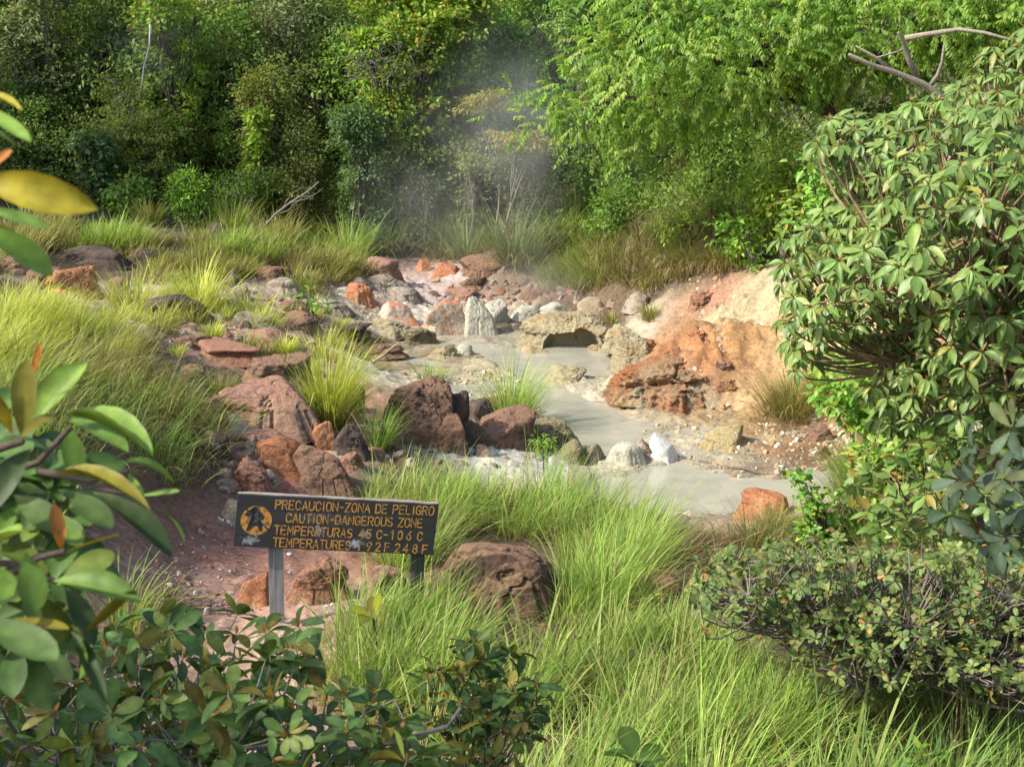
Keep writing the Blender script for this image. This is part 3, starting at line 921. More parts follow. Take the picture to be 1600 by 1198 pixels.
# ------------------------------------------------------------------ warning sign
def sign_wood(name, base, edge, scuffs):
    m, nt, b = new_mat(name)
    L = nt.links.new
    tc = nt.nodes.new('ShaderNodeTexCoord')
    mpn = nt.nodes.new('ShaderNodeMapping')
    mpn.inputs['Scale'].default_value = (2.0, 14.0, 30.0) if name == 'sign_board_paint' else (40.0, 40.0, 2.0)
    L(tc.outputs['Object'], mpn.inputs[0])
    n = nt.nodes.new('ShaderNodeTexNoise')
    n.inputs['Scale'].default_value = 1.0
    n.inputs['Detail'].default_value = 8
    n.inputs['Roughness'].default_value = 0.65
    L(mpn.outputs[0], n.inputs['Vector'])
    cr = nt.nodes.new('ShaderNodeValToRGB')
    cr.color_ramp.elements[0].position = 0.3
    cr.color_ramp.elements[1].position = 0.72
    cr.color_ramp.elements[0].color = base[0] + (1,)
    cr.color_ramp.elements[1].color = base[1] + (1,)
    L(n.outputs['Fac'], cr.inputs[0])
    c = cr.outputs[0]
    for (ux, uz, rx, rz, st) in scuffs:       # pale rubbed patches on the paint
        mp = nt.nodes.new('ShaderNodeMapping')
        mp.vector_type = 'POINT'
        mp.inputs['Location'].default_value = (-ux / rx, 0, -uz / rz)
        mp.inputs['Scale'].default_value = (1 / rx, 0, 1 / rz)
        L(tc.outputs['Object'], mp.inputs[0])
        ln = nt.nodes.new('ShaderNodeVectorMath')
        ln.operation = 'LENGTH'
        L(mp.outputs[0], ln.inputs[0])
        mr = nt.nodes.new('ShaderNodeMapRange')
        mr.inputs[1].default_value, mr.inputs[2].default_value, mr.inputs[3].default_value, mr.inputs[4].default_value = 0.2, 1.0, 0.40, -0.15
        mr.clamp = False
        L(ln.outputs['Value'], mr.inputs[0])
        nn = nt.nodes.new('ShaderNodeTexNoise')
        nn.inputs['Scale'].default_value = 26
        nn.inputs['Detail'].default_value = 6
        nn.inputs['Distortion'].default_value = 1.5
        L(tc.outputs['Object'], nn.inputs['Vector'])
        ad = nt.nodes.new('ShaderNodeMath')
        ad.operation = 'ADD'
        L(mr.outputs[0], ad.inputs[0])
        L(nn.outputs['Fac'], ad.inputs[1])
        m2 = nt.nodes.new('ShaderNodeMapRange')
        m2.inputs[1].default_value, m2.inputs[2].default_value, m2.inputs[4].default_value = 0.72, 1.0, st
        L(ad.outputs[0], m2.inputs[0])
        mx = nt.nodes.new('ShaderNodeMix')
        mx.data_type = 'RGBA'
        L(m2.outputs[0], mx.inputs[0])
        L(c, mx.inputs[6])
        mx.inputs[7].default_value = (.42, .46, .52, 1)
        c = mx.outputs[2]
    if edge is not None:
        sx = nt.nodes.new('ShaderNodeSeparateXYZ')
        L(tc.outputs['Normal'], sx.inputs[0])
        mr = nt.nodes.new('ShaderNodeMapRange')
        mr.inputs[1].default_value, mr.inputs[2].default_value = 0.5, 0.8
        L(sx.outputs['Z'], mr.inputs[0])
        mx = nt.nodes.new('ShaderNodeMix')
        mx.data_type = 'RGBA'
        L(mr.outputs[0], mx.inputs[0])
        L(c, mx.inputs[6])
        mx.inputs[7].default_value = edge + (1,)
        c = mx.outputs[2]
    L(c, b.inputs['Base Color'])
    b.inputs['Roughness'].default_value = 0.6
    bp = nt.nodes.new('ShaderNodeBump')
    bp.inputs['Strength'].default_value = 0.5
    bp.inputs['Distance'].default_value = 0.003
    L(n.outputs['Fac'], bp.inputs['Height'])
    L(bp.outputs[0], b.inputs['Normal'])
    return m


SY = float(G(434, 985)[0][1]) - .06                    # the board stands where its front post meets the path
TL, TR, BL, BR = P(372, 770, SY), P(686, 787, SY * 1.0365), P(373, 853, SY), P(686, 867, SY * 1.0365)
bw = float(np.linalg.norm(TR - TL))
bh = float((np.linalg.norm(BL - TL) + np.linalg.norm(BR - TR)) / 2)
ax = Vector(unit(TR - TL))
az_ = Vector((0, 0, 1))
ay = az_.cross(ax).normalized()          # points away from the camera
az_ = ax.cross(ay).normalized()
post_mid = G(435, 990)[0]
sign = empty('warning_sign', (0, 0, 0), 'dark wooden caution sign with orange lettering on two grey posts', 'sign')
sign.matrix_world = Matrix(((ax.x, ay.x, az_.x, TL[0]), (ax.y, ay.y, az_.y, TL[1]), (ax.z, ay.z, az_.z, TL[2]), (0, 0, 0, 1)))
# local frame: x along the board, y away from the viewer, z up; origin at the board's top left corner
TH = 0.05


def local_mesh(name, V, Q=None, T=None, mat=None, parent=None, smooth=False):
    me_o = mesh_obj(name, V, Q, T, mat, None, None, smooth)
    me_o.parent = parent
    return me_o


M_board = sign_wood('sign_board_paint', [(.014, .015, .018), (.035, .036, .042)], (.28, .24, .20),
                    [(0.10, -0.345, 0.17, 0.075, .55), (0.58, -0.25, 0.08, 0.09, .7), (0.86, -0.33, 0.13, 0.07, .8), (0.92, -0.26, 0.09, 0.07, .55), (0.30, -0.05, 0.07, 0.04, .3), (0.6, -0.15, 0.5, 0.1, .12)])
# board: bevelled plank with slightly worn edges
bm = bmesh.new()
bmesh.ops.create_cube(bm, size=1.0)
for v in bm.verts:
    v.co = Vector(((v.co.x + .5) * bw, (v.co.y + .5) * TH, (v.co.z - .5) * bh))
bmesh.ops.subdivide_edges(bm, edges=[e for e in bm.edges if abs(e.verts[0].co.x - e.verts[1].co.x) > .5], cuts=40, use_grid_fill=True)
bmesh.ops.bevel(bm, geom=[e for e in bm.edges if e.is_manifold and e.calc_face_angle(0) > 1.0], offset=0.004, segments=2, affect='EDGES')
rg = np.random.default_rng(3)
for v in bm.verts:
    q = np.array([[v.co.x * 9, v.co.y * 20, v.co.z * 9]])
    if v.co.z > -0.03:
        v.co.z += 0.006 * float(fbm(q, 3, 4)[0])
me = bpy.data.meshes.new('board')
bm.to_mesh(me)
bm.free()
me.materials.append(M_board)
board = bpy.data.objects.new('board', me)
COL.objects.link(board)
board.parent = sign

m_or, nt, b = new_mat('sign_orange_paint')
tc = nt.nodes.new('ShaderNodeTexCoord')
n = nt.nodes.new('ShaderNodeTexNoise')
n.inputs['Scale'].default_value = 30
n.inputs['Detail'].default_value = 6
nt.links.new(tc.outputs['Object'], n.inputs['Vector'])
cr = nt.nodes.new('ShaderNodeValToRGB')
cr.color_ramp.elements[0].position, cr.color_ramp.elements[0].color = .34, (.14, .08, .035, 1)
cr.color_ramp.elements[1].position, cr.color_ramp.elements[1].color = .56, (.52, .25, .04, 1)
nt.links.new(n.outputs['Fac'], cr.inputs[0])
nt.links.new(cr.outputs[0], b.inputs['Base Color'])
b.inputs['Roughness'].default_value = 0.7
m_fig, nt, b = new_mat('sign_figure_paint')
tc = nt.nodes.new('ShaderNodeTexCoord')
n = nt.nodes.new('ShaderNodeTexNoise')
n.inputs['Scale'].default_value = 24
n.inputs['Detail'].default_value = 6
nt.links.new(tc.outputs['Object'], n.inputs['Vector'])
cr = nt.nodes.new('ShaderNodeValToRGB')
cr.color_ramp.elements[0].position, cr.color_ramp.elements[0].color = .52, (.020, .022, .030, 1)
cr.color_ramp.elements[1].position, cr.color_ramp.elements[1].color = .72, (.10, .12, .15, 1)
nt.links.new(n.outputs['Fac'], cr.inputs[0])
nt.links.new(cr.outputs[0], b.inputs['Base Color'])
b.inputs['Roughness'].default_value = 0.65


def arc(cx, cy, rx, ry, a0, a1, n=9):
    t = np.radians(np.linspace(a0, a1, n))
    return [(cx + rx * math.cos(q), cy + ry * math.sin(q)) for q in t]


# letters as strokes in a unit cell: x 0..0.62, y 0..1
W_ = .62
GL = {
    'P': [[(0, 0), (0, 1)], [(0, 1), (.34, 1)] + arc(.34, .75, .26, .25, 80, -80) + [(.34, .5), (0, .5)]],
    'R': [[(0, 0), (0, 1)], [(0, 1), (.34, 1)] + arc(.34, .75, .26, .25, 80, -80) + [(.34, .5), (0, .5)], [(.32, .5), (.6, 0)]],
    'E': [[(.56, 1), (0, 1), (0, 0), (.56, 0)], [(0, .52), (.46, .52)]],
    'F': [[(.56, 1), (0, 1), (0, 0)], [(0, .52), (.46, .52)]],
    'C': [arc(.31, .68, .3, .32, 15, 180) + arc(.31, .32, .3, .32, 180, 345)],
    'A': [[(0, 0), (.31, 1), (.62, 0)], [(.11, .34), (.51, .34)]],
    'U': [[(0, 1), (0, .32)] + arc(.3, .3, .3, .3, 190, 350) + [(.6, .32), (.6, 1)]],
    'I': [[(.3, 0), (.3, 1)]],
    'O': [arc(.31, .67, .3, .33, 0, 180) + arc(.31, .33, .3, .33, 180, 360) + [(.61, .67)]],
    '0': [arc(.3, .67, .25, .33, 0, 180) + arc(.3, .33, .25, .33, 180, 360) + [(.55, .67)]],
    'N': [[(0, 0), (0, 1), (.6, 0), (.6, 1)]],
    '-': [[(.1, .48), (.5, .48)]],
    'Z': [[(.02, 1), (.6, 1), (0, 0), (.6, 0)]],
    'D': [[(0, 0), (0, 1), (.28, 1)] + arc(.28, .68, .32, .32, 80, 0) + arc(.28, .32, .32, .32, 0, -80) + [(.28, 0), (0, 0)]],
    'L': [[(0, 1), (0, 0), (.54, 0)]],
    'G': [arc(.31, .68, .3, .32, 20, 180) + arc(.31, .32, .3, .32, 180, 355) + [(.61, .46), (.36, .46)]],
    'T': [[(0, 1), (.62, 1)], [(.31, 1), (.31, 0)]],
    'M': [[(0, 0), (.04, 1), (.33, .35), (.62, 1), (.66, 0)]],
    'S': [arc(.3, .74, .28, .26, 30, 265, 10) + arc(.3, .25, .29, .25, 85, -150, 10)],
    '1': [[(.12, .8), (.32, 1), (.32, 0)]],
    '2': [arc(.3, .72, .27, .28, 165, -30, 10) + [(.02, 0), (.6, 0)]],
    '4': [[(.44, 0), (.44, 1), (0, .3), (.6, .3)]],
    '5': [[(.55, 1), (.1, 1), (.06, .56)] + arc(.28, .32, .3, .31, 110, -150, 10)],
    '6': [[(.5, 1), (.12, .5)] + arc(.3, .29, .27, .29, 150, 510, 16)],
    '9': [arc(.3, .71, .27, .29, -30, 330, 16) + [(.5, .5), (.2, 0)]],
    '8': [arc(.3, .75, .23, .25, -90, 270, 14), arc(.3, .26, .28, .26, 90, 450, 14)],
}


def ribbon(pts, hw):
    pts = np.array(pts, float)
    keep = np.r_[True, np.linalg.norm(np.diff(pts, axis=0), axis=1) > 1e-5]
    pts = pts[keep]
    closed = np.linalg.norm(pts[0] - pts[-1]) < 1e-4
    if closed:
        pts = pts[:-1]
    n = len(pts)
    nxt = np.roll(pts, -1, 0) - pts
    prv = pts - np.roll(pts, 1, 0)
    if not closed:
        nxt[-1] = prv[-1]
        prv[0] = nxt[0]
    d0, d1 = unit(prv), unit(nxt)
    t = unit(d0 + d1)
    nn = np.stack([-t[:, 1], t[:, 0]], -1)
    cosb = np.clip((nn * np.stack([-d0[:, 1], d0[:, 0]], -1)).sum(1), 0.45, 1)
    off = nn * (hw / cosb)[:, None]
    Lp, Rp = pts + off, pts - off
    V = np.concatenate([Lp, Rp])
    rng2 = range(n if closed else n - 1)
    Q = [[i, n + i, n + (i + 1) % n, (i + 1) % n] for i in rng2]
    T = []
    if not closed:
        for e, s in ((0, -1), (n - 1, 1)):
            d = (d0 if e else d1)[e] * s
            q = np.array([-d[1], d[0]])
            an = np.linspace(-90, 90, 6)[1:-1]
            cap = [pts[e] + hw * (math.cos(math.radians(a)) * d + math.sin(math.radians(a)) * q) for a in an]
            m0 = len(V)
            V = np.concatenate([V, cap])
            lo, hi = ((n + e), e) if s > 0 else (e, n + e)
            seq = [lo] + list(range(m0, m0 + len(cap))) + [hi]
            for j in range(1, len(seq) - 1):
                T.append([seq[0], seq[j], seq[j + 1]])
    return V, Q, T


def zc2(x, y):
    """a point of the sign's close-up view -> board plane (metres)"""
    u = (x - 55) / 1478.0
    top, bot = 45 + 85 * u, 440 + 68 * u
    return u * bw, -(y - top) / (bot - top) * bh


def words(text, x0, y0, x1, y1, cap=64, cell=None):
    """lay text between two close-up points (top-left of first letter, top-right of last)"""
    g = Geo()
    lay = 0
    cw = {'I': .26, '1': .42, ' ': .34, '-': .5, 'M': .70}
    wid = [cw.get(c, .62) for c in text]
    cwid = 36 / .62
    gap = ((x1 - x0) - sum(wid) * cwid) / max(len(text) - 1, 1)
    x = x0
    for i, ch in enumerate(text):
        f = (x - x0) / max(x1 - x0, 1)
        ox, oz = zc2(x, y0 + (y1 - y0) * f)
        ch_h = cap / 395.0 * bh
        ch_w = cwid / 1478.0 * bw
        dx = {'I': -.17, '1': -.05, '-': -.05}.get(ch, 0)
        for st in GL.get(ch, []):
            V, Q, T = ribbon([(ox + (q[0] + dx) * ch_w, oz - ch_h + q[1] * ch_h) for q in st], 0.0046)
            yy = -0.0012 - 0.0003 * (lay % 5)
            lay += 1
            g.add(np.stack([V[:, 0], np.full(len(V), yy), V[:, 1]], -1), Q, T)
        x += wid[i] * cwid + gap
    return g


LINES = [[('PRECAUCION-ZONA DE PELIGRO', 330, 97, 1500, 150)], [('CAUTION-DANGEROUS ZONE', 415, 195, 1425, 240)],
         [('TEMPERATURAS', 338, 283, 908, 312), ('45', 960, 314, 1050, 318), ('C', 1093, 321, 1130, 321), ('-', 1142, 322, 1180, 322), ('1', 1196, 324, 1230, 324), ('0', 1250, 327, 1285, 327), ('6', 1316, 330, 1350, 330), ('C', 1400, 336, 1440, 336)],
         [('TEMPERATURES', 338, 375, 905, 402), ('1', 955, 404, 990, 404), ('9', 1026, 408, 1060, 408), ('2', 1092, 411, 1128, 411), ('F', 1162, 415, 1200, 415), ('2', 1240, 420, 1276, 420), ('4', 1304, 424, 1340, 424), ('8', 1374, 428, 1410, 428), ('F', 1450, 432, 1488, 432)]]
for ln in LINES:
    for seg in ln:
        g1 = words(*seg)
        local_mesh('lettering', np.concatenate(g1.V), np.concatenate(g1.Q), np.concatenate(g1.T) if g1.T else None, m_or, sign)

# round pictogram: orange disc, slanting bar, striding figure
cx, cz = zc2(201, 247)
rad = 112 / 1478.0 * bw
an = np.linspace(0, 2 * math.pi, 48, endpoint=False)
V = np.concatenate([[[cx, -0.0012, cz]], np.stack([cx + rad * np.cos(an), np.full(48, -0.0012), cz + rad * np.sin(an)], -1)])
k = np.arange(48)
disc = local_mesh('pictogram', V, None, np.stack([np.zeros(48, int), 1 + k, 1 + (k + 1) % 48], -1), m_or, sign)


def poly_part(name, pts, y, mat):
    w = [zc2(*q) for q in pts]
    bm = bmesh.new()
    f = bm.faces.new([bm.verts.new((a, y, c)) for a, c in w])
    bmesh.ops.triangulate(bm, faces=[f])
    me = bpy.data.meshes.new(name)
    bm.to_mesh(me)
    bm.free()
    me.materials.append(mat)
    o = bpy.data.objects.new(name, me)
    COL.objects.link(o)
    o.parent = disc
    return o


poly_part('slanting_bar', [(107, 156), (117, 148), (305, 318), (295, 326)], -0.0022, m_fig)
fig = [(183, 181), (173, 172), (170, 158), (177, 145), (189, 140), (201, 146), (206, 159), (203, 172), (196, 181), (210, 185), (236, 196), (256, 214), (250, 234), (238, 248), (228, 240), (240, 228), (238, 218), (221, 211),
       (217, 244), (224, 266), (238, 300), (250, 314), (240, 330), (228, 322), (210, 284), (200, 262), (184, 284), (166, 312), (142, 326), (134, 316), (154, 298), (180, 254), (185, 222), (176, 207), (146, 216), (114, 209), (114, 200), (144, 199), (172, 187)]
poly_part('striding_figure', fig, -0.0032, m_fig)


def bar_part(name, p0, p1, wx, wy, mat, parent, seed):
    """weathered square post between two points given in the sign's frame"""
    n = 14
    g = Geo()
    prof = [(-1, -1), (-.1, -1), (-.06, -.86), (0, -1), (1, -1), (1, 1), (-1, 1)]
    V = []
    for i in range(n + 1):
        t = i / n
        c = np.array(p0) * (1 - t) + np.array(p1) * t
        for (a, q) in prof:
            V.append(c + [a * wx / 2, q * wy / 2, 0])
    V = np.array(V)
    V[:, :2] += 0.0018 * np.stack([fbm(V * 9, 2, seed), fbm(V * 9, 2, seed + 1)], -1)
    m_ = len(prof)
    Q = [[i * m_ + k, i * m_ + (k + 1) % m_, (i + 1) * m_ + (k + 1) % m_, (i + 1) * m_ + k] for i in range(n) for k in range(m_)]
    return local_mesh(name, V, Q, None, mat, parent)


M_post = sign_wood('sign_post_wood', [(.13, .135, .145), (.26, .265, .275)], None, [])
M_post2 = sign_wood('sign_post_dark', [(.030, .032, .038), (.065, .068, .075)], None, [])
inv = sign.matrix_world.inverted()


def loc(p):
    return np.array(inv @ Vector([float(c) for c in p]))


for (tx, ty, bx, by, wpx, mt) in ((427, 860, 434, 1000, 25, M_post), (641, 862, 643, 950, 21, M_post2)):
    gp = G(bx, by)[0]
    b0 = loc(gp - [0, 0, .25])
    tpt = loc(P(tx, ty, gp[1]))
    u = tpt[0]
    t0 = np.array([u, TH + .031, -0.12])
    b0[1] = TH + .031 + (0.02 if mt is M_post else 0)
    bar_part('post', b0, t0, wpx * gp[1] / FPX, 0.055, mt, sign, int(tx))
# ------------------------------------------------------------------ grass
def blades(rng, base, az, th0, bend, L, w, c0, c1, nseg=4):
    n = len(base)
    ca, sa = np.cos(az), np.sin(az)
    wd = np.stack([-sa, ca, np.zeros(n)], -1)
    tw = rng.normal(0, 0.5, n)
    wd = wd * np.cos(tw)[:, None] + np.stack([ca, sa, np.zeros(n)], -1) * np.sin(tw)[:, None]
    p = base.copy()
    prof = [1.0, 0.95, 0.8, 0.5]
    prof = np.interp(np.arange(nseg) / nseg, np.arange(4) / 4, prof)
    V = np.empty((n, nseg * 2 + 1, 3))
    C = np.empty((n, nseg * 2 + 1, 3))
    for k in range(nseg):
        hw = (w * prof[k] * 0.5)[:, None] * wd
        V[:, 2 * k] = p - hw
        V[:, 2 * k + 1] = p + hw
        t = k / nseg
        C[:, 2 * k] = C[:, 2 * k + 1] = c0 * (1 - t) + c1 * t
        th = th0 + bend * ((k + 0.5) / nseg) ** 1.3
        st = (L / nseg)[:, None]
        p = p + st * np.stack([np.sin(th) * ca, np.sin(th) * sa, np.cos(th)], -1)
    V[:, -1] = p
    C[:, -1] = c1
    m = nseg * 2 + 1
    o = (np.arange(n) * m)[:, None]
    Q = np.concatenate([o + np.array([[2 * k, 2 * k + 1, 2 * k + 3, 2 * k + 2]]) for k in range(nseg - 1)])
    T = o + np.array([[2 * nseg - 2, 2 * nseg - 1, 2 * nseg]])
    return V.reshape(-1, 3), Q, T, C.reshape(-1, 3)


GREENS = {
    'bright': [(.29, .46, .075), (.36, .50, .09), (.20, .40, .058), (.43, .48, .14)],
    'yellow': [(.53, .57, .095), (.45, .54, .075), (.60, .59, .17), (.36, .48, .065)],
    'olive': [(.27, .31, .07), (.34, .33, .09), (.20, .26, .055), (.42, .36, .14)],
    'green': [(.19, .37, .065), (.26, .43, .08), (.15, .31, .055), (.37, .46, .125)],
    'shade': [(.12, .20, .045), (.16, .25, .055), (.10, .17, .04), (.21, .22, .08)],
    'pale': [(.24, .33, .12), (.20, .28, .10), (.29, .33, .14), (.17, .25, .085)],
    'dry': [(.38, .28, .15), (.30, .21, .11), (.49, .39, .22), (.20, .14, .09)],
}


def tufts(g, rng, cen, n, r0, L, kind, wind=(0.9, 0.35), spread=0.55, w=0.008, dry=0.15, bend=0.9, up=None, nseg=4):
    """cen (k,3) tussock centres; n blades each; adds to Geo g"""
    k = len(cen)
    if not k:
        return
    Ls = L * rng.uniform(.55, 1.3, k)
    N = k * n
    ci = np.repeat(np.arange(k), n)
    rr = rng.normal(0, 1, (N, 2)) * (r0 * (Ls / L))[ci][:, None]
    base = cen[ci] + np.c_[rr, np.zeros(N)]
    base[:, 2] -= 0.03
    azr = np.arctan2(rr[:, 1], rr[:, 0]) + rng.normal(0, .45, N)
    wv = np.array(wind) + rng.normal(0, .18, (k, 2))[ci]
    vx = np.cos(azr) * spread + wv[:, 0] * .8 * rng.uniform(.2, 1, N)
    vy = np.sin(azr) * spread + wv[:, 1] * .8 * rng.uniform(.2, 1, N)
    az = np.arctan2(vy, vx)
    rad = np.hypot(rr[:, 0], rr[:, 1]) / (r0 + 1e-6)
    th0 = np.clip(rng.normal(.18, .10, N) + .16 * rad * spread / .55, 0, 1.2)
    bd = rng.gamma(3.0, bend / 3.0, N)
    isdry = rng.random(N) < dry
    LL = Ls[ci] * np.clip(rng.normal(.85, .22, N), .25, 1.35)
    pal = np.array(GREENS[kind])
    tone = np.clip(rng.normal(1, .2, k), .55, 1.5)[ci][:, None]
    ct = pal[rng.integers(len(pal), size=N)] * tone * rng.uniform(.65, 1.3, (N, 1))
    dr = np.array(GREENS['dry'])[rng.integers(4, size=N)] * rng.uniform(.8, 1.2, (N, 1))
    ct = np.where(isdry[:, None], dr, ct)
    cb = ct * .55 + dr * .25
    bd = np.where(isdry, bd + rng.uniform(.3, 1.2, N), bd)
    th0 = np.where(isdry, th0 + rng.uniform(0, .6, N), th0)
    LL = np.where(isdry, LL * .8, LL)
    ww = w * rng.gamma(6, 1 / 6, N).clip(.4, 2)
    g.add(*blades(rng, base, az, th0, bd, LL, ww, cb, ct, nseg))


def in_poly_ground(rng, poly, spacing, jit=1.0):
    """points on the ground whose photo position lies inside the polygon"""
    q = np.array(poly, float)
    c = G(q[:, 0], np.clip(q[:, 1], 0, 1600))
    x0, y0 = c[:, 0].min() - .5, c[:, 1].min() - .5
    x1, y1 = c[:, 0].max() + .5, c[:, 1].max() + .5
    n = int((x1 - x0) * (y1 - y0) / spacing ** 2)
    x, y = rng.uniform(x0, x1, n), rng.uniform(y0, y1, n)
    z = H(x, y)
    p = np.stack([x, y, z], -1)
    a, b = proj(p)
    return p[pip(a, b, poly)]


rg = np.random.default_rng(11)
MEADOWS = [
    # name, polygon of the ground it roots in, spacing, blades, r0, length, palette, wind, dry, bend
    ('meadow_grass', [(565, 800), (640, 785), (720, 775), (840, 782), (930, 810), (1030, 845), (1030, 880), (980, 925), (890, 935), (868, 850), (780, 832), (690, 850), (690, 890), (600, 860)], .16, 130, .07, .56, 'bright', (.8, .2), .28, .8),
    ('meadow_grass', [(530, 1100), (565, 1020), (640, 1010), (680, 1045), (800, 1065), (880, 1040), (930, 1010), (1000, 1000), (1110, 1005), (1200, 1050), (1270, 1090), (1300, 1130), (1300, 1330), (620, 1330), (560, 1200)], .17, 150, .065, .5, 'bright', (.9, .25), .27, .8),
    ('meadow_grass', [(1160, 1060), (1270, 1085), (1420, 1150), (1640, 1250), (1640, 1400), (1200, 1400)], .21, 140, .065, .6, 'green', (1, .3), .26, .9),
    ('hummock_grass', [(960, 870), (1030, 840), (1120, 850), (1190, 880), (1160, 930), (1000, 950), (910, 950)], .15, 130, .10, .40, 'dry', (.5, -.4), .7, 1.5),
    ('hummock_grass', [(1160, 830), (1260, 820), (1300, 850), (1260, 890), (1130, 890)], .18, 140, .08, .42, 'olive', (.4, -.3), .4, 1.3),
    ('bank_grass', [(-80, 505), (20, 492), (100, 503), (180, 520), (235, 550), (200, 600), (80, 610), (-80, 600)], .18, 140, .08, .5, 'yellow', (.9, .1), .15, .9),
    ('bank_grass', [(-80, 600), (80, 610), (190, 600), (250, 590), (300, 640), (320, 690), (270, 700), (180, 690), (60, 700), (-80, 700)], .17, 130, .09, .48, 'bright', (.9, -.2), .35, 1.2),
    ('bank_grass', [(200, 580), (250, 590), (290, 640), (315, 700), (300, 750), (270, 700), (230, 650)], .17, 130, .08, .40, 'dry', (.8, -.5), .75, 1.6),
    ('bank_grass', [(-80, 700), (60, 700), (200, 700), (280, 730), (280, 800), (200, 860), (80, 880), (-80, 900)], .2, 110, .08, .42, 'green', (.7, -.3), .35, 1.2),
    ('path_edge_grass', [(170, 930), (230, 905), (285, 950), (250, 985), (180, 990)], .16, 70, .06, .42, 'bright', (.5, 0), .15, .8),
    ('field_grass', [(60, 395), (90, 378), (160, 375), (215, 385), (210, 395), (140, 395), (80, 402)], .28, 150, .1, .6, 'bright', (.9, 0), .15, .8),
    ('field_grass', [(-60, 400), (60, 350), (120, 345), (100, 375), (40, 405), (-60, 425)], .35, 120, .12, .6, 'olive', (.5, 0), .25, .9),
    ('field_grass', [(230, 420), (300, 405), (440, 408), (545, 420), (540, 436), (400, 432), (300, 440), (250, 440)], .30, 130, .1, .42, 'olive', (.7, 0), .35, .9),
    ('field_grass', [(330, 400), (420, 385), (560, 395), (575, 420), (440, 415), (340, 410)], .32, 150, .1, .65, 'bright', (.7, 0), .3, .9),
    ('field_grass', [(320, 370), (400, 350), (480, 360), (560, 370), (570, 395), (420, 388)], .4, 130, .12, .8, 'olive', (.5, 0), .3, .9),
    ('steam_grass', [(590, 395), (650, 400), (760, 412), (850, 420), (860, 390), (760, 360), (640, 350), (590, 365)], .38, 150, .12, .9, 'pale', (.3, 0), .3, .9),
    ('slope_grass', [(845, 448), (940, 450), (1010, 452), (1070, 438), (1120, 418), (1210, 405), (1230, 385), (1080, 380), (1000, 380), (880, 385), (845, 410)], .26, 150, .1, .55, 'bright', (.1, -.5), .3, 1.0),
    ('slope_grass', [(860, 385), (1000, 380), (1080, 395), (1180, 400), (1260, 380), (1280, 310), (1200, 230), (1040, 220), (930, 250), (860, 300)], .33, 120, .12, .75, 'bright', (.1, -.6), .2, 1.4),
    ('slope_grass', [(930, 300), (1100, 300), (1200, 340), (1180, 390), (1000, 390)], .7, 130, .12, .7, 'dry', (.1, -.7), .5, 1.6),
    ('shore_grass', [(1330, 720), (1480, 720), (1480, 860), (1350, 860), (1310, 800)], .2, 110, .07, .5, 'green', (-.2, .2), .1, .8),
    ('shore_grass', [(1270, 600), (1340, 590), (1360, 690), (1300, 680)], .24, 100, .08, .4, 'yellow', (-.2, 0), .2, .9),
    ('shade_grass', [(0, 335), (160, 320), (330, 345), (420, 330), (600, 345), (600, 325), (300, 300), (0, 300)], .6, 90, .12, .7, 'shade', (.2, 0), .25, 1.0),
]
MEADOWS += [('field_grass', [(180, 385), (330, 372), (420, 372), (430, 410), (300, 420), (200, 415)], .3, 120, .1, .5, 'olive', (.5, 0), .3, .9),
            ('field_grass', [(440, 425), (560, 418), (560, 445), (500, 460), (440, 450)], .3, 120, .09, .4, 'olive', (.5, 0), .3, .9),
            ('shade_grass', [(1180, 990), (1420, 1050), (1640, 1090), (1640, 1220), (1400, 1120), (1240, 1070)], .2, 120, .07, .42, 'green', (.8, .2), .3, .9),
            ('slope_grass', [(860, 400), (960, 375), (1110, 360), (1220, 395), (1120, 428), (1000, 450), (860, 452)], .24, 120, .1, .5, 'olive', (.1, -.4), .3, 1.1),
            ('bank_grass', [(-900, 560), (-80, 480), (-80, 900), (-500, 1100), (-900, 900)], .36, 90, .1, .5, 'bright', (.8, 0), .3, 1.0),
            ('field_grass', [(-700, 420), (-60, 360), (-60, 480), (-800, 540)], .6, 100, .14, .6, 'olive', (.6, 0), .3, 1.0),
            ('shore_grass', [(1480, 640), (2300, 520), (2500, 900), (1800, 1150), (1480, 880)], .42, 90, .1, .55, 'green', (.3, 0), .3, 1.0),
            ('verge_grass', [(535, 1090), (560, 1000), (610, 970), (690, 975), (720, 1000), (690, 1060), (640, 1120), (580, 1130)], .15, 140, .065, .5, 'bright', (.7, .2), .2, .8),
            ('meadow_grass', [(555, 775), (600, 765), (680, 768), (730, 790), (720, 830), (690, 870), (640, 900), (600, 880), (560, 830)], .17, 120, .07, .5, 'bright', (.6, .1), .25, .8),
            ('meadow_grass', [(870, 880), (940, 850), (1000, 900), (960, 985), (880, 1010)], .16, 130, .07, .5, 'bright', (.3, .1), .25, .8),
            ('field_grass', [(230, 470), (330, 450), (420, 500), (520, 480), (540, 520), (480, 600), (420, 560), (300, 540), (240, 540)], .55, 140, .08, .42, 'yellow', (.5, 0), .2, .8),
            ('field_grass', [(0, 475), (120, 485), (230, 495), (230, 520), (100, 500), (-60, 500)], .32, 140, .08, .36, 'yellow', (.6, 0), .2, .8)]
MEAD = {}
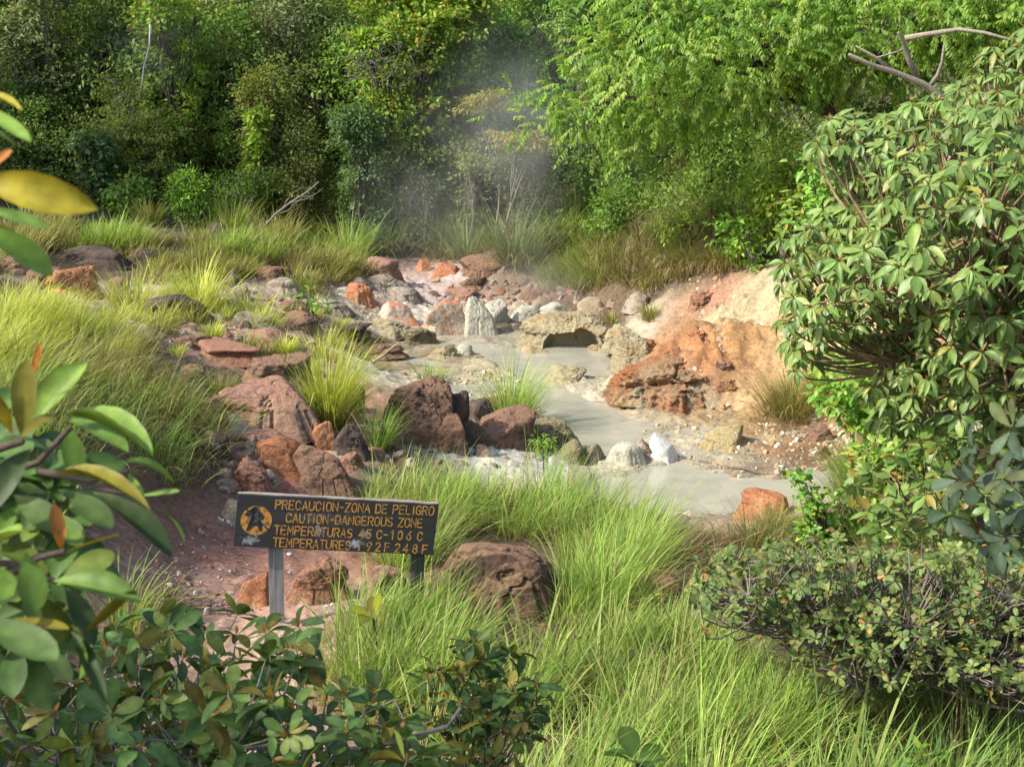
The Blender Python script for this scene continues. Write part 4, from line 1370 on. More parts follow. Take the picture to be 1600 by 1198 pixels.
for nm, poly, sp, nb, r0, L, pal, wind, dry, bend in MEADOWS:
    c = in_poly_ground(rg, poly, sp * (1.15 if nm == 'field_grass' else 1.45))
    c = c[fbm(c[:, :2] * 1.25, 2, 97) > (-.45 if poly[0] == (565, 800) or nm in ('slope_grass', 'verge_grass', 'steam_grass') else -.32 if nm in ('bank_grass', 'field_grass') else -.08)]          # bare hollows between the clumps
    g = MEAD.setdefault(nm, Geo())
    dist = np.linalg.norm(c[:, :2], axis=1).mean() if len(c) else 10
    straw = (fbm(c[:, :2] * .9, 3, 98) > .2) & (pal in ('bright', 'green', 'yellow')) & (nm != 'verge_grass')      # patches gone dry
    tufts(g, rg, c[straw], nb, r0 * 1.5, L * .95, 'olive', wind, w=max(.007, .0006 * dist), dry=.5, bend=bend * 1.2, nseg=4 if dist < 16 else 3)
    c = c[~straw]
    tufts(g, rg, c, int(nb * 1.05), r0 * 1.5, L * 1.1, pal, wind, w=max(.007, .0006 * dist), dry=dry, bend=bend, nseg=4 if dist < 16 else 3)
    if dist < 11 and pal in ('bright', 'green'):          # coarser single blades among the fine ones
        tufts(g, rg, c[::2], 22, r0 * 1.6, L * 1.25, pal, (wind[0] * .8, wind[1]), w=.0125, dry=.12, bend=.7, nseg=5)
    k2 = rg.random(len(c)) < .34
    tufts(g, rg, c[k2] + rg.normal(0, .08, (k2.sum(), 3)) * [1, 1, 0], int(nb * .7), r0 * 1.6, L * .6, 'dry', (wind[0] * .6, wind[1] - .4), w=max(.006, .0005 * dist), dry=.9, bend=1.6, nseg=4 if dist < 16 else 3)
for nm, g in MEAD.items():
    tag(g.build(nm, M_grass), kind='stuff')

TUFTS = [
    # px, py (root), height px, spread px, palette, blades, wind, label
    (312, 482, 82, 60, 'yellow', 420, (.15, 0), 'big yellow green grass tuft fanning upward among dark rocks'),
    (212, 486, 56, 90, 'yellow', 520, (.8, 0), 'wide yellow grass tuft leaning right over the dark cracked boulder'),
    (332, 532, 52, 40, 'yellow', 260, (.5, 0), 'small yellow tuft standing above the red rock shelf'),
    (518, 668, 165, 62, 'yellow', 900, (.35, 0), 'tall glowing yellow column of grass between the red boulders and the pool'),
    (446, 556, 62, 48, 'yellow', 360, (.45, 0), 'yellow green tuft behind the brown sided boulder'),
    (388, 552, 38, 24, 'yellow', 160, (.2, 0), 'tiny bright tuft on the pinkish rounded rock'),
    (345, 622, 62, 50, 'olive', 380, (.6, -.2), 'olive tuft hanging left of the long pink boulder'),
    (276, 556, 34, 28, 'yellow', 160, (.4, 0), 'little tuft at the left end of the red rock shelf'),
    (800, 664, 92, 50, 'bright', 480, (.4, 0), 'pale green tuft growing at the edge of the milky pool'),
    (592, 702, 88, 40, 'green', 240, (.1, 0), 'thin dark green tuft in front of the big split slab'),
    (1236, 645, 78, 92, 'olive', 900, (.1, -.2), 'dense olive cushion of grass on the gravel shore'),
    (1290, 600, 50, 60, 'yellow', 420, (-.2, 0), 'yellowish tuft on the sandy slope under the broad leaved tree'),
    (1216, 830, 70, 80, 'olive', 420, (.1, 0), 'tawny tuft growing over the pitted orange boulder'),
    (1018, 498, 34, 36, 'olive', 260, (.3, 0), 'short dry tuft at the upper edge of the orange slope'),
    (962, 503, 20, 44, 'olive', 220, (.3, 0), 'low dull tuft at the foot of the smooth tan boulder'),
    (805, 412, 88, 66, 'pale', 460, (.15, 0), 'tall blue green tuft right of the brown boulder in the steam'),
    (690, 392, 110, 80, 'pale', 620, (.25, 0), 'largest pale tuft standing in the steam below the forest'),
    (915, 448, 44, 60, 'bright', 380, (.2, 0), 'fresh green tuft overhanging the dark bank behind the ledge'),
    (672, 598, 56, 70, 'bright', 130, (.3, 0), 'sparse thin grass tuft on the mud behind the split slab'),
    (365, 372, 82, 44, 'bright', 360, (.2, 0), 'upright green tuft beside the bright leafy shrub'),
    (234, 352, 60, 50, 'olive', 300, (.2, 0), 'brownish tuft below the shaded bushes'),
    (545, 408, 66, 50, 'bright', 340, (.2, 0), 'bright tuft at the left of the pink grey boulder'),
    (1073, 345, 50, 60, 'dry', 360, (0, -.6), 'straw coloured tuft drooping over a dark hollow on the slope'),
    (770, 930, 70, 60, 'olive', 240, (.3, -.3), 'straggling tuft growing across the biggest boulder'),
    (888, 960, 110, 60, 'bright', 330, (.1, 0), 'upright tuft right of the biggest boulder'),
]
for i, (px, py, h, sp, pal, nb, wind, label) in enumerate(TUFTS):
    r = np.random.default_rng(500 + i)
    c = G(px, py)[0]
    s = c[1] / FPX
    g = Geo()
    tufts(g, r, np.array([c]), nb, sp * s * .22, h * s * 1.15, pal, wind, spread=.5 * min(1.6, sp / h + .3), w=max(.006, .0006 * c[1]), dry=.14, bend=.75)
    o = g.build('grass_tuft', M_grass, None, (c[0], c[1], c[2]))
    tag(o, label, 'grass tuft')
# ------------------------------------------------------------------ leaves
def tmpl(ts, ws, fold=0.25, curl=0.25):
    """leaf outline along +x: midrib + two sides -> V, Q, T"""
    V = [[0, 0, 0]]
    n = len(ts)
    mid, lf, rt = [], [], []
    for t, w in zip(ts, ws):
        z = -curl * t * t
        mid.append(len(V)); V.append([t, 0, z])
        lf.append(len(V)); V.append([t, w, z + fold * w])
        rt.append(len(V)); V.append([t, -w, z + fold * w])
    tip = len(V)
    V.append([1, 0, -curl])
    T = [[0, mid[0], lf[0]], [0, rt[0], mid[0]], [mid[-1], tip, lf[-1]], [mid[-1], rt[-1], tip]]
    Q = []
    for i in range(n - 1):
        Q += [[mid[i], mid[i + 1], lf[i + 1], lf[i]], [mid[i], rt[i], rt[i + 1], mid[i + 1]]]
    return np.array(V, float), np.array(Q).reshape(-1, 4), np.array(T)


def variants(ts, ws, fc):
    return [tmpl(ts, ws, f, c) for f, c in fc]


_tq = np.array([[0, 2, 1], [0, 3, 2]])
LT = {
    'tiny': [(np.array([[0, 0, 0], [.5, .22, f], [1, 0, -.1 - f], [.5, -.22, f]], float), np.zeros((0, 4), int), _tq) for f in (.03, .1)],
    'lance': variants([.3, .65], [.15, .14], [(.3, .3), (.5, .5), (.1, .1)]),
    'ovate': variants([.25, .6], [.26, .22], [(.25, .2), (.5, .4), (.05, .05)]),
    'heart': variants([.12, .5], [.34, .30], [(.2, .2), (.45, .4), (.05, .1)]),
    'elliptic': variants([.12, .3, .5, .7, .88], [.09, .19, .23, .18, .085], [(.25, .25), (.5, .5), (.1, .12), (.35, .75), (.7, .3)]),
    'obovate': variants([.15, .4, .65, .88], [.06, .17, .25, .19], [(.25, .25), (.5, .5), (.1, .05), (.6, .2)]),
    'big': variants([.08, .22, .38, .55, .72, .86, .95], [.04, .12, .20, .25, .25, .19, .10], [(.22, .22), (.45, .5), (.08, .05), (.6, .3), (.3, -.15), (.2, .7)]),
}


def leaves(g, rng, pos, d, up, size, kind, col, wid=1.0):
    n = len(pos)
    d = unit(d)
    z = up - (up * d).sum(-1, keepdims=True) * d
    z = unit(z + 1e-6)
    y = np.cross(z, d)
    size = np.broadcast_to(np.asarray(size, float), (n,))
    wid = np.broadcast_to(np.asarray(wid, float), (n,))
    col = np.broadcast_to(np.asarray(col, float), (n, 3))
    vs = LT[kind]
    which = rng.integers(len(vs), size=n)
    for k, (V, Q, T) in enumerate(vs):
        s = which == k
        ns = int(s.sum())
        if not ns:
            continue
        W = pos[s][:, None] + size[s][:, None, None] * (V[None, :, :1] * d[s][:, None] + (V[None, :, 1:2] * wid[s][:, None, None]) * y[s][:, None] + V[None, :, 2:] * z[s][:, None])
        m = len(V)
        o = (np.arange(ns) * m)[:, None, None]
        rib = np.where(np.abs(V[:, 1]) < 1e-6, 1.22, .93) if m > 4 else np.ones(m)
        C = col[s][:, None, :] * rib[None, :, None]
        g.add(W.reshape(-1, 3), (o + Q[None]).reshape(-1, 4) if len(Q) else None, (o + T[None]).reshape(-1, 3), C.reshape(-1, 3))


PAL = {
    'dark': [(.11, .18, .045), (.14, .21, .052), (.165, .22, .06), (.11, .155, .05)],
    'olive': [(.165, .235, .058), (.205, .265, .065), (.13, .20, .052), (.24, .255, .075)],
    'mid': [(.13, .25, .045), (.17, .29, .052), (.105, .21, .044), (.21, .30, .062)],
    'grey': [(.165, .215, .095), (.20, .25, .11), (.135, .185, .08), (.23, .25, .10)],
    'vine': [(.17, .30, .035), (.23, .35, .04), (.13, .25, .035), (.30, .33, .055)],
    'gold': [(.29, .27, .055), (.35, .29, .06), (.22, .23, .055), (.24, .25, .05)],
    'lime': [(.19, .33, .06), (.25, .39, .075), (.14, .27, .05), (.30, .40, .10)],
    'blue': [(.10, .18, .07), (.12, .21, .08), (.085, .15, .055), (.14, .21, .085)],
    'broad': [(.125, .21, .048), (.155, .25, .058), (.10, .175, .042), (.20, .27, .07)],
    'fresh': [(.14, .30, .04), (.18, .34, .045), (.115, .26, .038), (.25, .34, .05)],
    'rusty': [(.10, .16, .042), (.13, .19, .05), (.075, .125, .036), (.17, .20, .055)],
    'thick': [(.075, .145, .032), (.10, .175, .038), (.060, .115, .032), (.13, .18, .036)],
}


def pick(rng, pal, n, var=.18):
    p = np.array(PAL[pal])
    return p[rng.integers(len(p), size=n)] * rng.uniform(1 - var, 1 + var, (n, 1))


def crown_tips(rng, c, R, n, lobes=7, shell=.5):
    """points near the surface of an uneven union of lobes"""
    lc = rng.normal(size=(lobes, 3))
    lc = unit(lc) * rng.uniform(.25, .75, (lobes, 1))
    lr = rng.uniform(.32, .55, lobes)
    k = rng.integers(lobes, size=n)
    d = unit(rng.normal(size=(n, 3)) + np.array([0, -.15, .25]))
    q = lc[k] + d * (lr[k] * (shell + (1 - shell) * rng.random(n) ** .6))[:, None]
    return np.array(c) + q * np.array(R), unit(d * .6 + q), lc * np.array(R) + np.array(c)


def cluster(g, rng, tips, out, n, r, size, kind, pal, flat=1.0, droop=0.15, accent=None, acc=0.0, sunny=0.9):
    """n leaves about each tip"""
    k = len(tips)
    N = k * n
    i = np.repeat(np.arange(k), n)
    q = unit(rng.normal(size=(N, 3))) * (rng.random((N, 1)) ** .5) * r
    q[:, 2] *= flat
    d = unit(out[i] * .5 + q / r * .8 + rng.normal(0, .45, (N, 3)) + np.array([0, 0, -droop]))
    up = np.array([0, 0, 1.0]) * sunny + out[i] * .5 + rng.normal(0, .45, (N, 3))
    tone = rng.normal(1, .14, k)[i][:, None]
    col = pick(rng, pal, N) * tone
    if accent:
        a = (rng.random(N) < acc)
        col = np.where(a[:, None], np.array(accent) * rng.uniform(.7, 1.2, (N, 1)), col)
    leaves(g, rng, tips[i] + q, d, up, size * rng.uniform(.65, 1.2, N), kind, np.clip(col, .008, .8))


def skeleton(g, rng, base, c, lobes, tips, r0, col, twigs=.35, lean=0.0):
    base, c = np.array(base, float), np.array(c, float)
    top = base * .35 + c * .65
    top[:2] += rng.normal(0, .1, 2)
    mid = (base + top) / 2 + np.r_[rng.normal(0, .12, 2), 0]
    trunk = wob(bez(base - [0, 0, .15], mid, top, 8), r0 * .25, rng)
    tube(g, trunk, np.linspace(r0, r0 * .6, 8), col, 7)
    for lc in lobes:
        s = trunk[rng.integers(4, 8)]
        m = (s + lc) / 2 + [0, 0, .15 * np.linalg.norm(lc - s)]
        tube(g, wob(bez(s, m, lc, 6), r0 * .2, rng), np.linspace(r0 * .5, r0 * .16, 6), col, 5)
    if len(tips) and len(lobes):
        sel = rng.permutation(len(tips))[:int(len(tips) * twigs)]
        for t in tips[sel]:
            lc = lobes[np.argmin(((lobes - t) ** 2).sum(1))]
            m = (lc + t) / 2 + rng.normal(0, .06, 3)
            tube(g, bez(lc, m, t, 4), np.linspace(r0 * .16, r0 * .05, 4), col, 4, False)


BARK_G, BARK_B, BARK_T = (.22, .20, .17), (.07, .055, .045), (.28, .20, .12)


def woody(px0, py0, px1, py1, Y, pal, leaf, label, seed, size=.09, n=110, per=26, r=.24, flat=.8, name='forest_shrub', cat='shrub', group=None, mat=None, lobes=8,
          accent=None, acc=0.0, bark=BARK_B, r0=.05, root=None, dz=1.0, twigs=.3, droop=.15, shell=.45, grow=1.15, skirt=True):
    """a shrub or tree whose crown fills the given box of the photo at forward distance Y"""
    rng = np.random.default_rng(seed)
    c = P((px0 + px1) / 2, (py0 + py1) / 2, Y)
    s = Y / FPX
    R = np.array([(px1 - px0) / 2 * s, ((px1 - px0) + (py1 - py0)) / 4 * s * .8 * dz, (py1 - py0) / 2 * s])
    c[1] += R[1] * .5
    bx = c[0] + rng.normal(0, R[0] * .15) if root is None else P(root, 300, Y)[0]
    by = c[1] + R[1] * .2
    base = np.array([bx, by, float(H(bx, by))])
    if base[2] > c[2] - R[2] * .2:
        base[2] = base[2]
    e = empty(name, base, label, cat, group)
    tips, out, lc = crown_tips(rng, c, R * grow, n, lobes, shell)
    tips = tips + rng.normal(0, .13, tips.shape) * R
    lowz = c[2] - R[2] * .5
    if skirt and lowz - base[2] > .15:          # branches and leaves reach down towards the ground
        ns = int(min(n * .9, 18 + 40 * (lowz - base[2]) * R[0]))
        f = rng.random(ns)
        ang = rng.uniform(0, 6.28, ns)
        wv = R[0] * (.45 + .5 * f) * np.sqrt(rng.uniform(.25, 1, ns))
        st = np.stack([base[0] * (1 - f) + c[0] * f + np.cos(ang) * wv, base[1] * (1 - f) + c[1] * f + np.sin(ang) * wv * .8, base[2] + .1 + f * (lowz - base[2])], -1)
        tips = np.concatenate([tips, st])
        out = np.concatenate([out, unit(np.stack([np.cos(ang), np.sin(ang), f * 0 + .3], -1))])
    tg = Geo()
    skeleton(tg, rng, base, c, lc, tips, r0, bark, twigs)
    tg.build('trunk', M_bark, e)
    cg_ = Geo()
    cluster(cg_, rng, tips, out, per, r, size, leaf, pal, flat, droop, accent, acc)
    cg_.build('crown', mat or M_leaf_far, e)
    return e


# ------------------------------------------------------------------ shaded forest on the hill behind
OR = (.40, .13, .04)
WOODS = [
    # box, Y, palette, leaf, label, kwargs
    ((-40, -60, 150, 100), 32, 'grey', 'ovate', 'grey green tree hanging into the top left corner of the forest', dict(n=130, size=.13)),
    ((60, 60, 190, 250), 35, 'dark', 'tiny', 'very dark tree in the deep shade at the upper left', dict(n=130)),
    ((195, -40, 310, 75), 31, 'vine', 'ovate', 'yellow green leafy tree top with a small orange tuft near the top edge', dict(n=80, accent=OR, acc=.03, size=.12)),
    ((140, 95, 250, 180), 31.5, 'olive', 'lance', 'dusty olive shrub with thin pale hanging stem at its right', dict(n=80, flat=.5)),
    ((150, 165, 320, 285), 30.6, 'olive', 'ovate', 'big olive bush with small stiff leaves above the grey shaded rock', dict(n=170, flat=.5, accent=(.26, .19, .05), acc=.06)),
    ((112, 195, 175, 245), 30.2, 'blue', 'heart', 'small blue green broad leaved plant beside the big olive bush', dict(n=40, size=.13, per=16)),
    ((-30, 135, 70, 235), 31, 'mid', 'ovate', 'mid green bush behind the yellow leaves at the left edge', dict(n=90)),
    ((30, 215, 130, 310), 31.5, 'dark', 'tiny', 'dark scrubby bush with brown dead leaves behind the big yellow leaf', dict(n=90, accent=(.16, .07, .04), acc=.2)),
    ((300, 40, 420, 140), 32, 'olive', 'lance', 'olive tree with flat layered sprays of foliage', dict(n=110, flat=.25, r=.35)),
    ((250, 70, 330, 180), 33, 'grey', 'tiny', 'grey green sapling with slim leaning trunks in the shade', dict(n=70, bark=BARK_G)),
    ((355, 95, 480, 200), 30.5, 'olive', 'ovate', 'leafy tree with golden branch tips left of the dark round bush', dict(n=130, accent=(.30, .22, .04), acc=.12)),
    ((378, 155, 418, 255), 30.0, 'vine', 'heart', 'narrow light green vine hanging in a column', dict(n=44, per=16, size=.12, r=.16)),
    ((400, 180, 520, 290), 30.2, 'dark', 'tiny', 'dark twiggy bush beside the hanging vine column', dict(n=130, accent=(.14, .14, .04), acc=.15)),
    ((330, 180, 400, 260), 31.5, 'mid', 'ovate', 'shaded green bush between the big olive bush and the vine column', dict(n=60)),
    ((515, 155, 625, 255), 29.3, 'blue', 'ovate', 'rounded dark bluish green bush left of the steam', dict(n=150, flat=.6)),
    ((430, 60, 560, 170), 33, 'dark', 'tiny', 'dark tree behind the golden tipped tree', dict(n=120, accent=(.3, .1, .04), acc=.02)),
    ((540, -40, 760, 60), 30, 'vine', 'heart', 'bright yellow green vine draped canopy at the top middle', dict(n=300, size=.115, per=24, flat=.6, accent=(.36, .20, .04), acc=.06)),
    ((545, 40, 640, 90), 29.8, 'vine', 'heart', 'left hanging skirt of the vine draped canopy', dict(n=70, size=.115, per=20, flat=.6)),
    ((640, 50, 740, 130), 30.2, 'mid', 'heart', 'darker green vine curtain hanging under the bright canopy', dict(n=130, size=.11, per=22)),
    ((760, -50, 910, 65), 32, 'fresh', 'ovate', 'fresh green tree top right of the vine draped canopy', dict(n=150, size=.12)),
    ((745, 40, 840, 100), 31, 'mid', 'ovate', 'lower mid green bough beside the vine curtain', dict(n=80, size=.12)),
    ((870, -30, 970, 75), 29, 'mid', 'ovate', 'dark green tree squeezed between the fresh green tree and the bright feathery tree', dict(n=120, size=.12)),
    ((745, 85, 880, 175), 30.5, 'fresh', 'lance', 'soft green bush veiled by the rising steam', dict(n=130)),
    ((640, 125, 760, 215), 30.8, 'grey', 'tiny', 'greyish bush under the bare tangled twigs', dict(n=120)),
    ((600, 215, 720, 290), 29.6, 'dark', 'ovate', 'dark low bush beside the grey triangular rock', dict(n=110, accent=(.14, .13, .04), acc=.2)),
    ((710, 145, 820, 178), 28.6, 'gold', 'lance', 'upper flat golden tier of a thin stemmed little tree', dict(n=70, flat=.2, r=.3, lobes=5, root=772, bark=BARK_G, r0=.03, skirt=False)),
    ((762, 205, 900, 240), 27.6, 'gold', 'lance', 'wide flat yellow green sapling crown below the golden tier', dict(n=90, flat=.2, r=.3, lobes=6, root=770, bark=BARK_G, r0=.03, skirt=False)),
    ((700, 220, 770, 275), 29, 'olive', 'lance', 'small olive sapling at the left edge of the steam', dict(n=50, flat=.4)),
    ((760, 235, 880, 300), 28.5, 'grey', 'tiny', 'hazy grey green scrub below the flat sapling', dict(n=100)),
    ((262, 275, 340, 345), 28.6, 'fresh', 'lance', 'bright leafy shrub over the whitish grey rock', dict(n=80, size=.10)),
    ((330, 265, 420, 310), 29.6, 'mid', 'lance', 'bluish weedy shrub right of the bright leafy shrub', dict(n=60)),
    ((150, 280, 235, 335), 29.5, 'mid', 'heart', 'low broad leaved weeds beside the grey half hidden rock', dict(n=50, size=.11)),
    ((420, 255, 500, 320), 30, 'olive', 'tiny', 'thin scrub above the bleached fallen branch', dict(n=70, accent=(.2, .12, .06), acc=.2)),
    ((500, 270, 590, 330), 30, 'dark', 'tiny', 'dark scrub left of the grey triangular rock', dict(n=80)),
    ((1040, 300, 1160, 385), 22.5, 'vine', 'ovate', 'yellow green weedy shrub on the grassy slope', dict(skirt=False, n=70, size=.08, r=.2)),
    ((900, 290, 1010, 370), 25.0, 'mid', 'ovate', 'low green weeds on the left of the grassy slope', dict(skirt=False, n=70, size=.08)),
    ((1120, 345, 1215, 425), 20.8, 'fresh', 'heart', 'light green creeper with round leaves at the top of the sand slope', dict(skirt=False, n=40, size=.10, per=12, r=.2)),
    ((1180, 220, 1290, 360), 20.5, 'vine', 'ovate', 'yellow green understory bush with thin pale stems below the dark limb', dict(skirt=False, n=90, size=.09, bark=BARK_G)),
    ((1060, 180, 1190, 235), 24.0, 'mid', 'ovate', 'shaded green bush under the bright feathery tree', dict(n=120, size=.09)),
    ((930, 140, 1050, 220), 26.0, 'mid', 'ovate', 'dark leafy bush inside the bright feathery tree', dict(n=130, size=.09)),
    ((1280, 110, 1480, 300), 23.5, 'dark', 'ovate', 'deep shaded foliage behind the grey forked limbs', dict(n=190, size=.11)),
]
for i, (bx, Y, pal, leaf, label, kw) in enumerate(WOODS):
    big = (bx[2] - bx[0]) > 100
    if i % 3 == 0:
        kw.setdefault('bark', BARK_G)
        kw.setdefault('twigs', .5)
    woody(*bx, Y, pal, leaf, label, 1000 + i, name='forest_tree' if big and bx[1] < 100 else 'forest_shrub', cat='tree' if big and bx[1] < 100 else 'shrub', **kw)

# trees filling the hill behind: one of each kind, then copies
protos = []
for k, (pal, leaf, lab) in enumerate([('dark', 'ovate', 'dark green hillside tree standing behind the shaded bushes'), ('mid', 'ovate', 'mid green hillside tree standing behind the shaded bushes'),
                                      ('grey', 'tiny', 'grey green hillside tree standing behind the shaded bushes')]):
    rng = np.random.default_rng(2000 + k)
    e = empty('hillside_tree', (0, 0, 0), lab, 'tree', 'trees filling the hillside')
    tips, out, lc = crown_tips(rng, (0, 0, 1.9), (1.6, 1.4, 1.7), 190, 10, .4)
    tg = Geo()
    skeleton(tg, rng, (0, 0, 0), (0, 0, 1.7), lc, tips, .07, BARK_B, .25)
    tg.build('trunk', M_bark, e)
    cg_ = Geo()
    cluster(cg_, rng, tips, out, 26, .3, .12, leaf, pal, .7)
    cg_.build('crown', M_leaf_far, e)
    protos.append((e, list(e.children)))
rng = np.random.default_rng(77)
spots = [(-13.6, 30.5), (-16.5, 33), (-15.2, 27.8), (9.5, 30), (12, 27.5), (11.5, 33), (15, 30), (13.5, 23.5), (16, 25), (9, 37), (13, 38), (17, 35), (15.5, 20)]
for Y, n, x0, x1 in ((33.5, 12, -15, 8), (36.5, 13, -17, 10), (40, 14, -19, 12)):
    for j in range(n):
        spots.append((x0 + (x1 - x0) * (j + rng.uniform(.2, .8)) / n, Y + rng.uniform(-1, 1)))
for j, (x, y) in enumerate(spots):
    e, ch = protos[j % 3]
    if j < 3:
        o = e
    else:
        o = e.copy()
        COL.objects.link(o)
        for c in ch:
            d = c.copy()
            COL.objects.link(d)
            d.parent = o
    o.location = (x, y, float(H(x, y)) - .1)
    o.rotation_euler = (0, 0, rng.uniform(0, 6.28))
    s = rng.uniform(.8, 1.25)
    o.scale = (s, s, s * rng.uniform(.9, 1.3))

# dark undergrowth rooted over the hill and in the gaps
ug = Geo()
rng = np.random.default_rng(78)
for poly, n, pal in (([(-60, 320), (600, 335), (880, 330), (880, -40), (-60, -40)], 4200, 'dark'), ([(-60, 300), (600, 315), (760, 320), (760, -40), (-60, -40)], 3600, 'olive'), ([(860, 360), (1300, 380), (1320, 60), (880, 60)], 900, 'mid'), ([(1400, 420), (2300, 480), (2300, -40), (1400, -40)], 1500, 'mid'), ([(880, 300), (1300, 280), (1400, -60), (880, -60)], 900, 'dark')):
    q = np.array(poly)
    xs, ys = rng.uniform(q[:, 0].min(), q[:, 0].max(), n), rng.uniform(q[:, 1].min(), q[:, 1].max(), n)
    ok = pip(xs, ys, poly)
    p = G(xs[ok], ys[ok])
    p[:, 2] += rng.uniform(.05, 1.5, len(p)) * np.where(p[:, 1] > 29, 1, .3)
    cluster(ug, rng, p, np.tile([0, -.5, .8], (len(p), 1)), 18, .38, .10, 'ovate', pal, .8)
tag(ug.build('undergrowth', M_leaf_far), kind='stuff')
# ------------------------------------------------------------------ bright feathery tree (pinnate leaves)
def sample_poly(rng, poly, n):
    q = np.array(poly, float)
    out = np.zeros((0, 2))
    while len(out) < n:
        c = np.stack([rng.uniform(q[:, 0].min(), q[:, 0].max(), n * 3), rng.uniform(q[:, 1].min(), q[:, 1].max(), n * 3)], -1)
        out = np.concatenate([out, c[pip(c[:, 0], c[:, 1], poly)]])
    return out[:n]


def pinnate(g, rng, base, d, L, pal, pairs=7, lf=.085):
    """compound leaves: arching stalk with drooping leaflets in pairs"""
    n = len(base)
    d = unit(d)
    side = unit(np.cross(d, np.array([0, 0, 1.0])) + 1e-6)
    up = np.cross(side, d)
    col = pick(rng, pal, n, .2)
    for k in range(pairs):
        t = (k + 1.2) / (pairs + .2)
        p = base + d * (L * t)[:, None] + np.array([0, 0, -1.0]) * (L * .25 * t * t)[:, None]
        for s in (-1, 1):
            dd = unit(side * s * .8 + d * .45 + np.array([0, 0, -.55]) + rng.normal(0, .18, (n, 3)))
            leaves(g, rng, p, dd, up + rng.normal(0, .25, (n, 3)) + [0, 0, .6], lf * rng.uniform(.8, 1.15, n) * (1.0 - .35 * abs(t - .5)), 'lance', col * rng.uniform(.85, 1.15, (n, 1)), 1.15)
    p = base + d * L[:, None] + np.array([0, 0, -1.0]) * (L * .25)[:, None]
    leaves(g, rng, p, unit(d + [0, 0, -.7]), up + [0, 0, .5], lf, 'lance', col, 1.15)


FEATHER = [(945, -60), (935, 30), (905, 75), (890, 110), (858, 130), (832, 188), (862, 200), (898, 190), (905, 225), (915, 252), (945, 235), (965, 200), (1000, 240), (1025, 248), (1045, 205), (1090, 190), (1130, 200), (1180, 170),
           (1240, 150), (1270, 165), (1330, 120), (1420, 120), (1500, 110), (1620, 90), (1800, 60), (1950, 0), (1900, -80)]
rng = np.random.default_rng(301)
ft_base = at_y(1300, 330, 21.5)
ft_base = np.array([ft_base[0], ft_base[1], float(H(ft_base[0], ft_base[1]))])
ft = empty('feathery_tree', ft_base, 'large bright lime green tree with feathery drooping leaves overhanging the slope', 'tree')
bc = sample_poly(rng, FEATHER, 120)                       # boughs: the leaves gather round them
q = np.concatenate([bc[rng.integers(120, size=3600)] + rng.normal(0, 1, (3600, 2)) * [34, 22], sample_poly(rng, FEATHER, 900)])
bough = np.concatenate([np.zeros(0)])
q = q[pip(q[:, 0], q[:, 1], FEATHER) | (rng.random(len(q)) < .35)]
# the crown bulges toward the viewer in its middle and thins to its rim
edge = -sdf(q[:, 0], q[:, 1], FEATHER)
Yc = 20.8 - np.clip(edge / 110, 0, 1) ** .6 * rng.uniform(-.6, 2.4, len(q)) + (1060 - q[:, 0]) * .0035 + 0.5
q = q + rng.normal(0, 1, q.shape) * np.where(rng.random((len(q), 1)) < .2, 16, 4)
tp = P(q[:, 0], q[:, 1], Yc)
tp[:, 2] += .02
cen = P(1250, 40, 21.5)
out = unit(tp - cen) * [1, .8, .6]
gl = Geo()
near_b = np.argmin(((q[:, None] - bc[None]) ** 2).sum(-1), 1)
rel = q - bc[near_b]
d = unit(np.stack([rel[:, 0] / 30, np.full(len(q), -.55), -rel[:, 1] / 26], -1) + out * .25 + rng.normal(0, .45, (len(q), 3)))
pinnate(gl, rng, tp, d, rng.uniform(.22, .38, len(q)), 'lime', 7, .098)
q2 = sample_poly(rng, FEATHER, 700)
tp2 = P(q2[:, 0], q2[:, 1], 22.2)
pinnate(gl, rng, tp2, unit(rng.normal(0, .6, (700, 3)) + [-.3, -.3, .1]), rng.uniform(.3, .45, 700), 'lime', 7, .11)
gl.build('crown', M_leaf_bright, ft)
tg = Geo()
limb_pts = []
fork = P(1300, 182, 21.0)
tube(tg, wob(bez(ft_base - [0, 0, .2], (ft_base + fork) / 2 + [.25, 0, 0], fork, 8), .02, rng), np.linspace(.17, .12, 8), BARK_B, 8)
for (mx, my, ex, ey, Ye, r) in ((1320, 140, 1365, 105, 20.8, .09), (1270, 150, 1180, 95, 20.2, .10), (1230, 130, 1000, 60, 21.2, .07), (1180, 120, 960, 160, 20.8, .05), (1240, 100, 1120, 10, 20.5, .06), (1300, 90, 1280, -20, 21, .07)):
    e = P(ex, ey, Ye)
    tube(tg, wob(bez(fork, P(mx, my, (21 + Ye) / 2), e, 8), .03, rng), np.linspace(r, r * .45, 8), BARK_T if ex > 1300 else BARK_B, 7)
    limb_pts.append(bez(fork, P(mx, my, (21 + Ye) / 2), e, 14))
    near = tp[np.argsort(((tp - e) ** 2).sum(1))[:60:4]]
    for t in near:
        tube(tg, bez(e, (e + t) / 2 + rng.normal(0, .05, 3), t, 4), np.linspace(r * .3, .006, 4), BARK_B, 4, False)
sel = rng.permutation(len(tp))[:160]
limb_pts = np.concatenate(limb_pts)
for t in tp[sel]:
    s = limb_pts[np.argmin(((limb_pts - t) ** 2).sum(1))]
    tube(tg, bez(s, (s + t) / 2 + rng.normal(0, .04, 3), t, 4), np.linspace(.016, .006, 4), BARK_B, 4, False)
tg.build('trunk', M_bark, ft)

